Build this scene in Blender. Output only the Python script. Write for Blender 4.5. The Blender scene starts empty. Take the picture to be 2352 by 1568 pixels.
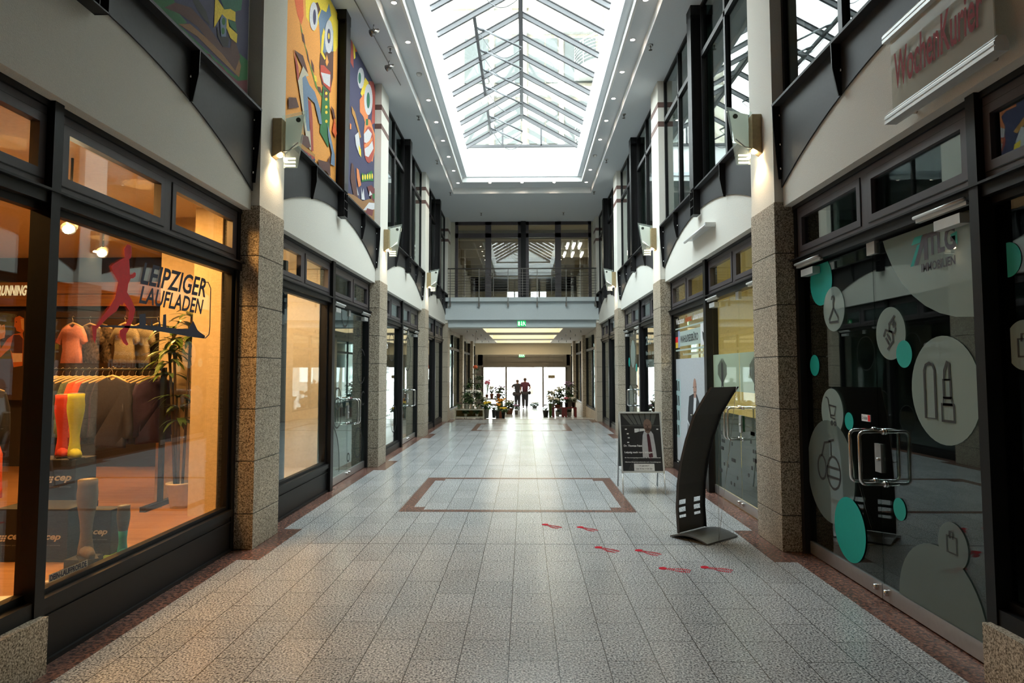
import bpy, bmesh, math, random
from mathutils import Vector, Matrix
R_ = random.Random(7)
SC = bpy.context.scene
COL = SC.collection
# ------------------------------------------------------------------ camera
FX, FH = 1515.0, 1.77
CAMP = Vector((0, 0, FH))
_y, _p, _r = math.radians(1.1), math.radians(3.5), 0.001
_f = Vector((-math.sin(_y) * math.cos(_p), math.cos(_y) * math.cos(_p), math.sin(_p)))
_rt = Vector((math.cos(_y), math.sin(_y), 0))
_up = _rt.cross(_f)
RT = _rt * math.cos(_r) - _up * math.sin(_r)
UP = _rt * math.sin(_r) + _up * math.cos(_r)
cam = bpy.data.cameras.new('camera')
cam.lens = FX / 2352 * 36
cam.sensor_width = 36
cam.shift_y = -25 / 2352
cam.clip_end = 300
co = bpy.data.objects.new('camera', cam)
COL.objects.link(co)
m3 = Matrix((RT, UP, -_f)).transposed()
co.matrix_world = Matrix.Translation(CAMP) @ m3.to_4x4()
SC.camera = co


def ray(px, py):
    return _f + RT * ((px - 1176) / FX) - UP * ((py - 759) / FX)


def onX(px, py, x):
    d = ray(px, py)
    return CAMP + d * (x / d.x)


def onY(px, py, y):
    d = ray(px, py)
    return CAMP + d * (y / d.y)


def onZ(px, py, z=0.0):
    d = ray(px, py)
    return CAMP + d * ((z - FH) / d.z)


# ------------------------------------------------------------------ world, exposure
SC.view_settings.view_transform = 'Standard'
SC.view_settings.look = 'None'
SC.view_settings.gamma = 1
SC.view_settings.exposure = 0.5
SC.view_settings.use_curve_mapping = False
SC.cycles.transparent_max_bounces = 24
SC.cycles.max_bounces = 8
SC.cycles.sample_clamp_indirect = 12
w = bpy.data.worlds.new('world')
SC.world = w
w.use_nodes = True
nt = w.node_tree
nt.nodes.clear()
wo = nt.nodes.new('ShaderNodeOutputWorld')
bg = nt.nodes.new('ShaderNodeBackground')
tc = nt.nodes.new('ShaderNodeTexCoord')
sp = nt.nodes.new('ShaderNodeSeparateXYZ')
cr = nt.nodes.new('ShaderNodeValToRGB')
nz = nt.nodes.new('ShaderNodeTexNoise')
nz.inputs['Scale'].default_value = 2.0
cr.color_ramp.elements[0].position = 0.0
cr.color_ramp.elements[0].color = (0.93, 0.95, 0.92, 1)
cr.color_ramp.elements[1].position = 0.9
cr.color_ramp.elements[1].color = (0.80, 0.92, 1.0, 1)
nt.links.new(tc.outputs['Generated'], sp.inputs[0])
nt.links.new(sp.outputs['Z'], cr.inputs[0])
nt.links.new(cr.outputs[0], bg.inputs['Color'])
bg.inputs['Strength'].default_value = 20
nt.links.new(bg.outputs[0], wo.inputs[0])


def area(name, loc, rot, sx, sy, energy=1.0, color=(1, 1, 1), portal=False):
    l = bpy.data.lights.new(name, 'AREA')
    l.shape = 'RECTANGLE'
    l.size, l.size_y = sx, sy
    l.energy = energy
    l.color = color
    o = bpy.data.objects.new(name, l)
    COL.objects.link(o)
    o.location = loc
    o.rotation_euler = rot
    if portal:
        l.cycles.is_portal = True
    return o


PI = math.pi
area('skylight_portal', (-0.07, 13.6, 8.44), (0, 0, 0), 3.3, 11.6, portal=True)
area('door_portal', (0, 38.3, 0.9), (-PI / 2, 0, 0), 4.8, 2.4, portal=True)

# ------------------------------------------------------------------ mesh helpers
WM = {}


class M:
    def __init__(s):
        s.v, s.f, s.mi, s.sm = [], [], [], []

    def add(s, vs, fs, mat=0, smooth=False):
        n = len(s.v)
        s.v += [tuple(v) for v in vs]
        for f in fs:
            s.f.append([n + i for i in f])
            s.mi.append(mat)
            s.sm.append(smooth)
        return s

    def box(s, x0, x1, y0, y1, z0, z1, mat=0):
        x0, x1 = min(x0, x1), max(x0, x1)
        y0, y1 = min(y0, y1), max(y0, y1)
        z0, z1 = min(z0, z1), max(z0, z1)
        v = [(x0, y0, z0), (x1, y0, z0), (x1, y1, z0), (x0, y1, z0), (x0, y0, z1), (x1, y0, z1), (x1, y1, z1), (x0, y1, z1)]
        return s.add(v, [(0, 3, 2, 1), (4, 5, 6, 7), (0, 1, 5, 4), (1, 2, 6, 5), (2, 3, 7, 6), (3, 0, 4, 7)], mat)

    def prism(s, pts, fn, a, b, mat=0, cap=True):
        """pts 2D outline; fn(u,v,t)->3D; extruded from t=a to t=b"""
        n = len(pts)
        vs = [fn(u, v, a) for u, v in pts] + [fn(u, v, b) for u, v in pts]
        fs = [(i, (i + 1) % n, n + (i + 1) % n, n + i) for i in range(n)]
        if cap:
            fs += [tuple(range(n - 1, -1, -1)), tuple(range(n, 2 * n))]
        return s.add(vs, fs, mat)

    def flat(s, pts3, mat=0):
        return s.add(pts3, [tuple(range(len(pts3)))], mat)

    def tube(s, path, r, mat=0, n=8, caps=True):
        P = [Vector(p) for p in path]
        rr = r if isinstance(r, (list, tuple)) else [r] * len(P)
        vs, fs = [], []
        prev = None
        for i, p in enumerate(P):
            t = (P[min(i + 1, len(P) - 1)] - P[max(i - 1, 0)]).normalized()
            if prev is None:
                a = Vector((0, 0, 1)) if abs(t.z) < 0.9 else Vector((1, 0, 0))
                u = t.cross(a).normalized()
            else:
                u = (prev - t * prev.dot(t)).normalized()
            prev = u
            b = t.cross(u)
            for k in range(n):
                an = 2 * PI * k / n
                vs.append(p + (u * math.cos(an) + b * math.sin(an)) * rr[i])
        for i in range(len(P) - 1):
            for k in range(n):
                fs.append((i * n + k, i * n + (k + 1) % n, (i + 1) * n + (k + 1) % n, (i + 1) * n + k))
        if caps:
            fs.append(tuple(range(n - 1, -1, -1)))
            fs.append(tuple((len(P) - 1) * n + k for k in range(n)))
        return s.add(vs, fs, mat, True)

    def lathe(s, prof, c=(0, 0, 0), mat=0, n=16, sx=1, sy=1, caps=True):
        vs, fs = [], []
        for r, z in prof:
            for k in range(n):
                a = 2 * PI * k / n
                vs.append((c[0] + r * math.cos(a) * sx, c[1] + r * math.sin(a) * sy, c[2] + z))
        m = len(prof)
        for i in range(m - 1):
            for k in range(n):
                fs.append((i * n + k, i * n + (k + 1) % n, (i + 1) * n + (k + 1) % n, (i + 1) * n + k))
        if caps and prof[0][0] > 1e-4:
            fs.append(tuple(range(n - 1, -1, -1)))
        if caps and prof[-1][0] > 1e-4:
            fs.append(tuple((m - 1) * n + k for k in range(n)))
        return s.add(vs, fs, mat, True)

    def ball(s, c, rx, ry=None, rz=None, mat=0, n=10, k=6):
        ry = ry or rx
        rz = rz or rx
        pr = [(max(math.sin(PI * i / k), 1e-5), -math.cos(PI * i / k)) for i in range(k + 1)]
        vs, fs = [], []
        for r, z in pr:
            for q in range(n):
                a = 2 * PI * q / n
                vs.append((c[0] + r * rx * math.cos(a), c[1] + r * ry * math.sin(a), c[2] + z * rz))
        for i in range(k):
            for q in range(n):
                fs.append((i * n + q, i * n + (q + 1) % n, (i + 1) * n + (q + 1) % n, (i + 1) * n + q))
        return s.add(vs, fs, mat, True)


def obj(name, m, mats, parent=None, local=False, kind=None, label=None, recalc=True, bevel=0):
    me = bpy.data.meshes.new(name)
    me.from_pydata([tuple(v) for v in m.v], [], m.f)
    mats = mats if isinstance(mats, (list, tuple)) else [mats]
    for mt in mats:
        me.materials.append(mt)
    me.polygons.foreach_set('material_index', m.mi)
    me.polygons.foreach_set('use_smooth', m.sm)
    if recalc:
        bm = bmesh.new()
        bm.from_mesh(me)
        bmesh.ops.recalc_face_normals(bm, faces=bm.faces)
        bm.to_mesh(me)
        bm.free()
    o = bpy.data.objects.new(name, me)
    COL.objects.link(o)
    if parent is not None:
        o.parent = parent
        if not local:
            o.matrix_parent_inverse = WM.get(parent.name, Matrix()).inverted()
            WM[o.name] = Matrix()
        else:
            WM[o.name] = WM.get(parent.name, Matrix())
    if kind:
        o['kind'] = kind
    if label:
        o['label'] = label
    if bevel:
        b = o.modifiers.new('bevel', 'BEVEL')
        b.width = bevel
        b.segments = 2
        b.limit_method = 'ANGLE'
    return o


def thing(name, label, cat, loc=(0, 0, 0), rz=0.0, group=None):
    o = bpy.data.objects.new(name, None)
    COL.objects.link(o)
    o.location = loc
    o.rotation_euler = (0, 0, rz)
    o.empty_display_size = 0.1
    WM[o.name] = Matrix.Translation(Vector(loc)) @ Matrix.Rotation(rz, 4, 'Z')
    return tag(o, label, cat, group)


def tag(o, label, cat, group=None):
    o['label'] = label
    o['category'] = cat
    if group:
        o['group'] = group
    return o


def struct(name, m, mats, parent=None, **k):
    o = obj(name, m, mats, parent, **k)
    if parent is None:
        o['kind'] = 'structure'
    return o


def sempty(name):
    o = bpy.data.objects.new(name, None)
    COL.objects.link(o)
    o['kind'] = 'structure'
    WM[o.name] = Matrix()
    return o


def dup(root, loc, rz=0.0, label=None, group=None, scale=None):
    r = root.copy()
    COL.objects.link(r)
    r.location = loc
    r.rotation_euler = (0, 0, rz)
    if scale:
        r.scale = scale
    WM[r.name] = Matrix.Translation(Vector(loc)) @ Matrix.Rotation(rz, 4, 'Z')
    if label:
        r['label'] = label
    if group:
        r['group'] = group
    for ch in list(root.children):
        c = ch.copy()
        COL.objects.link(c)
        c.parent = r
        for g in list(ch.children):
            d = g.copy()
            COL.objects.link(d)
            d.parent = c
    return r


_tc = {}


def text2d(body, bold=0.0, shear=0.0):
    key = (body, bold, shear)
    if key in _tc:
        return _tc[key]
    cu = bpy.data.curves.new('lettering', 'FONT')
    cu.body = body
    cu.size = 1
    cu.offset = bold
    cu.shear = shear
    cu.resolution_u = 3
    o = bpy.data.objects.new('lettering', cu)
    COL.objects.link(o)
    dg = bpy.context.evaluated_depsgraph_get()
    me = bpy.data.meshes.new_from_object(o.evaluated_get(dg))
    vs = [(v.co.x, v.co.y) for v in me.vertices]
    fs = [tuple(p.vertices) for p in me.polygons]
    bpy.data.objects.remove(o)
    bpy.data.curves.remove(cu)
    bpy.data.meshes.remove(me)
    x0, x1 = min(v[0] for v in vs), max(v[0] for v in vs)
    y0, y1 = min(v[1] for v in vs), max(v[1] for v in vs)
    vs = [((a - x0) / (x1 - x0), (b - y0) / (y1 - y0)) for a, b in vs]
    _tc[key] = (vs, fs)
    return _tc[key]


def put_text(m, body, P, w, h, mat=0, bold=0.0, shear=0.0):
    """P(u,v) gives the 3D point for metres right / up from the text's lower-left"""
    vs, fs = text2d(body, bold, shear)
    m.add([P(a * w, b * h) for a, b in vs], fs, mat)


def circ(cu, cv, r, n=40, rv=None):
    rv = rv or r
    return [(cu + r * math.cos(2 * PI * i / n), cv + rv * math.sin(2 * PI * i / n)) for i in range(n)]


def clip(poly, u0, u1, v0, v1):
    for ax, lim, sg in ((0, u0, 1), (0, u1, -1), (1, v0, 1), (1, v1, -1)):
        out = []
        for i in range(len(poly)):
            a, b = poly[i], poly[(i + 1) % len(poly)]
            ia, ib = (a[ax] - lim) * sg >= 0, (b[ax] - lim) * sg >= 0
            if ia:
                out.append(a)
            if ia != ib:
                t = (lim - a[ax]) / (b[ax] - a[ax])
                out.append((a[0] + t * (b[0] - a[0]), a[1] + t * (b[1] - a[1])))
        poly = out
        if not poly:
            return []
    return poly


def stroke(m, pts, P, wd, mat=0, closed=False):
    """flat ribbon along 2D points"""
    n = len(pts)
    L, R = [], []
    for i in range(n):
        a = pts[i - 1] if (i > 0 or closed) else pts[i]
        b = pts[(i + 1) % n] if (i < n - 1 or closed) else pts[i]
        dx, dy = b[0] - a[0], b[1] - a[1]
        l = math.hypot(dx, dy) or 1
        nx, ny = -dy / l * wd / 2, dx / l * wd / 2
        L.append((pts[i][0] + nx, pts[i][1] + ny))
        R.append((pts[i][0] - nx, pts[i][1] - ny))
    vs = [P(*q) for q in L + R]
    fs = [(i, (i + 1) % n, n + (i + 1) % n, n + i) for i in range(n if closed else n - 1)]
    m.add(vs, fs, mat)


# ------------------------------------------------------------------ materials
_mc = {}


def mat(name, col, rough=0.6, metal=0.0, var=0.06, scale=30.0, bump=0.0, emit=None, spec=0.5, coat=0.0, alpha=1.0):
    if name in _mc:
        return _mc[name]
    m = bpy.data.materials.new(name)
    m.use_nodes = True
    t = m.node_tree
    b = t.nodes['Principled BSDF']
    b.inputs['Roughness'].default_value = rough
    b.inputs['Metallic'].default_value = metal
    b.inputs['Specular IOR Level'].default_value = spec
    b.inputs['Coat Weight'].default_value = coat
    b.inputs['Alpha'].default_value = alpha
    tcn = t.nodes.new('ShaderNodeTexCoord')
    n = t.nodes.new('ShaderNodeTexNoise')
    n.inputs['Scale'].default_value = scale
    n.inputs['Detail'].default_value = 3
    t.links.new(tcn.outputs['Object'], n.inputs['Vector'])
    r = t.nodes.new('ShaderNodeValToRGB')
    r.color_ramp.elements[0].position = 0.3
    r.color_ramp.elements[1].position = 0.7
    r.color_ramp.elements[0].color = tuple(max(0, c * (1 - var)) for c in col) + (1,)
    r.color_ramp.elements[1].color = tuple(min(1, c * (1 + var)) for c in col) + (1,)
    t.links.new(n.outputs['Fac'], r.inputs[0])
    t.links.new(r.outputs[0], b.inputs['Base Color'])
    if bump:
        bp = t.nodes.new('ShaderNodeBump')
        bp.inputs['Strength'].default_value = bump
        bp.inputs['Distance'].default_value = 0.01
        t.links.new(n.outputs['Fac'], bp.inputs['Height'])
        t.links.new(bp.outputs[0], b.inputs['Normal'])
    if emit:
        b.inputs['Emission Color'].default_value = tuple(emit[:3]) + (1,)
        b.inputs['Emission Strength'].default_value = emit[3]
    _mc[name] = m
    return m


def speckle(name, cols, scale, rough=0.5, gloss_var=0.0, bump=0.0, coat=0.0, big=0.12, joints=None):
    """granite: cols = list of (pos, rgb); joints = tile grid"""
    m = bpy.data.materials.new(name)
    m.use_nodes = True
    t = m.node_tree
    N = t.nodes.new
    L = t.links.new
    b = t.nodes['Principled BSDF']
    b.inputs['Roughness'].default_value = rough
    tcn = N('ShaderNodeTexCoord')
    n = N('ShaderNodeTexNoise')
    n.inputs['Scale'].default_value = scale
    n.inputs['Detail'].default_value = 2
    n.inputs['Roughness'].default_value = 0.7
    L(tcn.outputs['Object'], n.inputs['Vector'])
    r = N('ShaderNodeValToRGB')
    els = r.color_ramp.elements
    els[0].position, els[0].color = cols[0][0], cols[0][1] + (1,)
    els[1].position, els[1].color = cols[-1][0], cols[-1][1] + (1,)
    for p, c in cols[1:-1]:
        e = els.new(p)
        e.color = c + (1,)
    L(n.outputs['Fac'], r.inputs[0])
    n2 = N('ShaderNodeTexNoise')
    n2.inputs['Scale'].default_value = 1.3
    n2.inputs['Detail'].default_value = 5
    L(tcn.outputs['Object'], n2.inputs['Vector'])
    mr = N('ShaderNodeMapRange')
    mr.inputs['From Min'].default_value = 0.3
    mr.inputs['From Max'].default_value = 0.7
    mr.inputs['To Min'].default_value = 1 - big
    mr.inputs['To Max'].default_value = 1 + big
    L(n2.outputs['Fac'], mr.inputs['Value'])
    vm = N('ShaderNodeVectorMath')
    vm.operation = 'SCALE'
    L(r.outputs[0], vm.inputs[0])
    L(mr.outputs[0], vm.inputs['Scale'])
    last = vm.outputs[0]
    if joints:
        # tiles .302 wide (x) by .604 long (y), neighbouring columns shifted half a tile
        mp = N('ShaderNodeMapping')
        mp.inputs['Location'].default_value = joints
        mp.inputs['Rotation'].default_value = (0, 0, PI / 2)
        L(tcn.outputs['Object'], mp.inputs['Vector'])
        br = N('ShaderNodeTexBrick')
        br.inputs['Scale'].default_value = 1
        br.inputs['Brick Width'].default_value = 0.604
        br.inputs['Row Height'].default_value = 0.302
        br.inputs['Mortar Size'].default_value = 0.0028
        br.inputs['Mortar Smooth'].default_value = 0.1
        br.inputs['Color1'].default_value = (1, 1, 1, 1)
        br.inputs['Color2'].default_value = (0.86, 0.87, 0.87, 1)
        br.inputs['Mortar'].default_value = (0.12, 0.10, 0.085, 1)
        L(mp.outputs[0], br.inputs['Vector'])
        mx = N('ShaderNodeMix')
        mx.data_type = 'RGBA'
        mx.blend_type = 'MULTIPLY'
        mx.inputs[0].default_value = 1
        L(last, mx.inputs[6])
        L(br.outputs['Color'], mx.inputs[7])
        last = mx.outputs[2]
        rr = N('ShaderNodeMapRange')
        rr.inputs['To Min'].default_value = rough - 0.04
        rr.inputs['To Max'].default_value = rough + 0.08
        L(n2.outputs['Fac'], rr.inputs['Value'])
        L(rr.outputs[0], b.inputs['Roughness'])
    L(last, b.inputs['Base Color'])
    if bump:
        bp = N('ShaderNodeBump')
        bp.inputs['Strength'].default_value = bump
        bp.inputs['Distance'].default_value = 0.004
        L(n.outputs['Fac'], bp.inputs['Height'])
        L(bp.outputs[0], b.inputs['Normal'])
    _mc[name] = m
    return m


def glass(name, tint=(0.93, 0.97, 0.95), refl=(0.95, 0.97, 0.96), ior=1.5, rough=0.0, haze=None):
    m = bpy.data.materials.new(name)
    m.use_nodes = True
    t = m.node_tree
    N = t.nodes.new
    t.nodes.remove(t.nodes['Principled BSDF'])
    out = t.nodes['Material Output']
    tr = N('ShaderNodeBsdfTransparent')
    tr.inputs[0].default_value = tint + (1,)
    gl = N('ShaderNodeBsdfGlossy')
    gl.inputs['Color'].default_value = refl + (1,)
    gl.inputs['Roughness'].default_value = rough
    fr = N('ShaderNodeFresnel')
    # a pane's inner face sees the same reflectance as its outer face
    ge = N('ShaderNodeNewGeometry')
    io = N('ShaderNodeMapRange')
    io.inputs['To Min'].default_value = ior
    io.inputs['To Max'].default_value = 1 / ior
    t.links.new(ge.outputs['Backfacing'], io.inputs['Value'])
    t.links.new(io.outputs[0], fr.inputs[0])
    # a faint film of dust keeps the pane from being perfectly even
    n = N('ShaderNodeTexNoise')
    n.inputs['Scale'].default_value = 2
    mr = N('ShaderNodeMapRange')
    mr.inputs['To Min'].default_value = 0.95
    mr.inputs['To Max'].default_value = 1.05
    t.links.new(n.outputs['Fac'], mr.inputs['Value'])
    mu = N('ShaderNodeMath')
    mu.operation = 'MULTIPLY'
    t.links.new(fr.outputs[0], mu.inputs[0])
    t.links.new(mr.outputs[0], mu.inputs[1])
    mx = N('ShaderNodeMixShader')
    t.links.new(mu.outputs[0], mx.inputs[0])
    src = tr.outputs[0]
    if haze:
        df = N('ShaderNodeBsdfDiffuse')
        df.inputs[0].default_value = haze[:3] + (1,)
        tl = N('ShaderNodeBsdfTranslucent')
        tl.inputs[0].default_value = haze[:3] + (1,)
        m1 = N('ShaderNodeMixShader')
        m1.inputs[0].default_value = 0.5
        t.links.new(df.outputs[0], m1.inputs[1])
        t.links.new(tl.outputs[0], m1.inputs[2])
        m2 = N('ShaderNodeMixShader')
        m2.inputs[0].default_value = haze[3]
        t.links.new(tr.outputs[0], m2.inputs[1])
        t.links.new(m1.outputs[0], m2.inputs[2])
        src = m2.outputs[0]
    t.links.new(src, mx.inputs[1])
    t.links.new(gl.outputs[0], mx.inputs[2])
    t.links.new(mx.outputs[0], out.inputs[0])
    _mc[name] = m
    return m


def emis(name, col, s):
    m = bpy.data.materials.new(name)
    m.use_nodes = True
    t = m.node_tree
    t.nodes.remove(t.nodes['Principled BSDF'])
    e = t.nodes.new('ShaderNodeEmission')
    e.inputs[0].default_value = col + (1,)
    e.inputs[1].default_value = s
    t.links.new(e.outputs[0], t.nodes['Material Output'].inputs[0])
    _mc[name] = m
    return m


def wood(name, c1, c2, scale=1.0, rough=0.35, axis=0, planks=None):
    m = bpy.data.materials.new(name)
    m.use_nodes = True
    t = m.node_tree
    N = t.nodes.new
    L = t.links.new
    b = t.nodes['Principled BSDF']
    b.inputs['Roughness'].default_value = rough
    tcn = N('ShaderNodeTexCoord')
    mp = N('ShaderNodeMapping')
    sc = [14, 14, 14]
    sc[axis] = 0.9
    mp.inputs['Scale'].default_value = [q * scale for q in sc]
    L(tcn.outputs['Object'], mp.inputs['Vector'])
    n = N('ShaderNodeTexNoise')
    n.inputs['Scale'].default_value = 1.5
    n.inputs['Detail'].default_value = 6
    n.inputs['Distortion'].default_value = 0.6
    L(mp.outputs[0], n.inputs['Vector'])
    r = N('ShaderNodeValToRGB')
    r.color_ramp.elements[0].position = 0.3
    r.color_ramp.elements[1].position = 0.7
    r.color_ramp.elements[0].color = c1 + (1,)
    r.color_ramp.elements[1].color = c2 + (1,)
    L(n.outputs['Fac'], r.inputs[0])
    L(r.outputs[0], b.inputs['Base Color'])
    _mc[name] = m
    return m


G_FLOOR = speckle('floor_granite', [(0.37, (0.05, 0.052, 0.056)), (0.45, (0.26, 0.267, 0.27)), (0.54, (0.47, 0.48, 0.48)), (0.64, (0.74, 0.755, 0.745))], 75, rough=0.2, big=0.05, joints=(6.88, 0.102, 0))
G_RED = speckle('red_granite', [(0.34, (0.05, 0.03, 0.027)), (0.5, (0.15, 0.078, 0.062)), (0.66, (0.27, 0.14, 0.10))], 34, rough=0.25, big=0.25)
G_STONE = speckle('pillar_granite', [(0.36, (0.075, 0.053, 0.032)), (0.46, (0.32, 0.26, 0.185)), (0.56, (0.53, 0.455, 0.345)), (0.66, (0.72, 0.65, 0.53))], 85, rough=0.6, bump=0.25)
PLASTER = mat('cream_plaster', (0.76, 0.735, 0.66), 0.9, var=0.05, scale=140, bump=0.35)
PLASTER_W = mat('white_plaster', (0.80, 0.81, 0.80), 0.85, var=0.02, scale=60, bump=0.1)
CEIL = mat('ceiling_paint', (0.68, 0.72, 0.755), 0.9, var=0.02, scale=40)
WELL = mat('skylight_well_paint', (0.9, 0.9, 0.89), 0.8, var=0.01)
BROWN_BAND = mat('brown_band_tile', (0.16, 0.09, 0.075), 0.6)
STEEL = mat('anthracite_steel', (0.008, 0.0075, 0.008), 0.45, var=0.1, spec=0.3)
STEEL2 = mat('girder_steel', (0.030, 0.029, 0.030), 0.55, var=0.08, spec=0.3)
FRAME = mat('mauve_grey_frame', (0.075, 0.062, 0.068), 0.4, var=0.04)
GASKET = mat('black_gasket', (0.012, 0.012, 0.012), 0.5)
CHROME = mat('brushed_chrome', (0.72, 0.71, 0.69), 0.22, 1.0, var=0.02)
ALU = mat('aluminium', (0.6, 0.6, 0.6), 0.35, 0.9, var=0.03)
SILVER = mat('silver_paint', (0.66, 0.67, 0.66), 0.35, 0.3, var=0.02)
BLACK = mat('black_paint', (0.015, 0.015, 0.016), 0.5)
GLASS = glass('clear_glass')
GLASS_G = glass('green_glass', (0.80, 0.88, 0.85), ior=1.6)
GLASS_D = glass('dark_shop_glass', (0.62, 0.70, 0.68), ior=1.62)
GLASS_F = glass('far_upper_glass', (0.75, 0.78, 0.78), ior=1.8)
SKYGL = glass('skylight_glass', (0.70, 0.72, 0.715), ior=1.5)
FROST = glass('frosted_film', (0.75, 0.85, 0.82), haze=(0.55, 0.66, 0.62, 0.75), ior=1.3)
FROST_D = glass('frosted_film_thin', (0.7, 0.8, 0.77), haze=(0.36, 0.43, 0.41, 0.5), ior=1.3)
TEAL = mat('teal_vinyl', (0.0, 0.36, 0.30), 0.5, var=0.03)
DARKV = mat('dark_vinyl', (0.03, 0.03, 0.028), 0.6)
GREYV = mat('grey_vinyl', (0.07, 0.065, 0.085), 0.6)
WHITEV = mat('white_vinyl', (0.8, 0.8, 0.8), 0.5)
REDV = mat('red_vinyl', (0.85, 0.015, 0.02), 0.5)
NAVYV = mat('navy_vinyl', (0.02, 0.025, 0.06), 0.5)
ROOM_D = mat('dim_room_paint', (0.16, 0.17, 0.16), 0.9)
ROOM_W = mat('warm_room_paint', (0.72, 0.66, 0.55), 0.85)
BULB = emis('halogen_bulb', (1.0, 0.78, 0.5), 60)
SPOTE = emis('downlight_lens', (1.0, 0.82, 0.66), 40)
# ------------------------------------------------------------------ place
CX, W = -0.095, 2.615
ZC = 7.25            # hall ceiling
ZL = 3.33            # low passage ceiling
PIL = [-4.62, 0.70, 6.62, 12.24, 17.86, 23.2]
PW = 0.68


def sx(s, d):
    return CX + s * (W + d)


def sbox(m, s, d0, d1, y0, y1, z0, z1, mt=0):
    m.box(sx(s, d0), sx(s, d1), y0, y1, z0, z1, mt)


def fz(y):
    return 0.0 if y < 24.5 else (-0.3 if y > 30 else -0.3 * (y - 24.5) / 5.5)


# floor: level hall, short ramp, level to the street
m = M()
ys = [-5, 24.5, 30, 38.4]
vs = []
for y in ys:
    vs += [(-3.0, y, fz(y)), (2.85, y, fz(y))]
vs += [(a, b, c - 0.3) for a, b, c in vs]
fs = []
for i in range(3):
    k = 2 * i
    fs += [(k, k + 1, k + 3, k + 2), (8 + k, 8 + k + 2, 8 + k + 3, 8 + k + 1), (k, k + 2, 8 + k + 2, 8 + k), (k + 1, 8 + k + 1, 8 + k + 3, k + 3)]
fs += [(0, 8, 9, 1), (6, 7, 15, 14)]
m.add(vs, fs)
floor = struct('floor', m, G_FLOOR)
# red granite inlays
m = M()
e = 0.002
for s in (-1, 1):
    m.box(sx(s, 0.30), sx(s, 0.0), -5, 24.4, 0, e)
    for p in PIL:
        m.box(sx(s, 0.0), sx(s, -0.205), p - 0.34, p + 0.86, 0, e)
for Y0 in (8.42, 19.66):
    a0, a1, b0, b1 = -1.6, 1.4, Y0, Y0 + 2.65
    t = 0.15
    m.box(a0, a0 + t, b0, b1, 0, e)
    m.box(a1 - t, a1, b0, b1, 0, e)
    m.box(a0 + t, a1 - t, b0, b0 + 0.12, 0, e)
    m.box(a0 + t, a1 - t, b1 - 0.12, b1, 0, e)
    for q in (a0 + t, a1 - 2 * t):
        m.box(q, q + t, b0 + 0.12, b0 + 0.28, 0, e)
        m.box(q, q + t, b1 - 0.28, b1 - 0.12, 0, e)
m.box(-2.7, 2.5, 24.2, 24.4, 0, e)
struct('trim_1', m, G_RED)
m = M()
for y in (1.26, 6.88, 12.5, 18.12):
    m.box(-2.3, 2.1, y - 0.004, y + 0.004, 0, 0.0012)
struct('trim_2', m, GASKET)

# side walls: arched plaster spandrels, pillars, steel girders, columns
ARCR, ARCZ = 6.49, 4.17


def arcz(dy):
    return ARCZ - (ARCR - math.sqrt(ARCR ** 2 - dy * dy))


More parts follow.
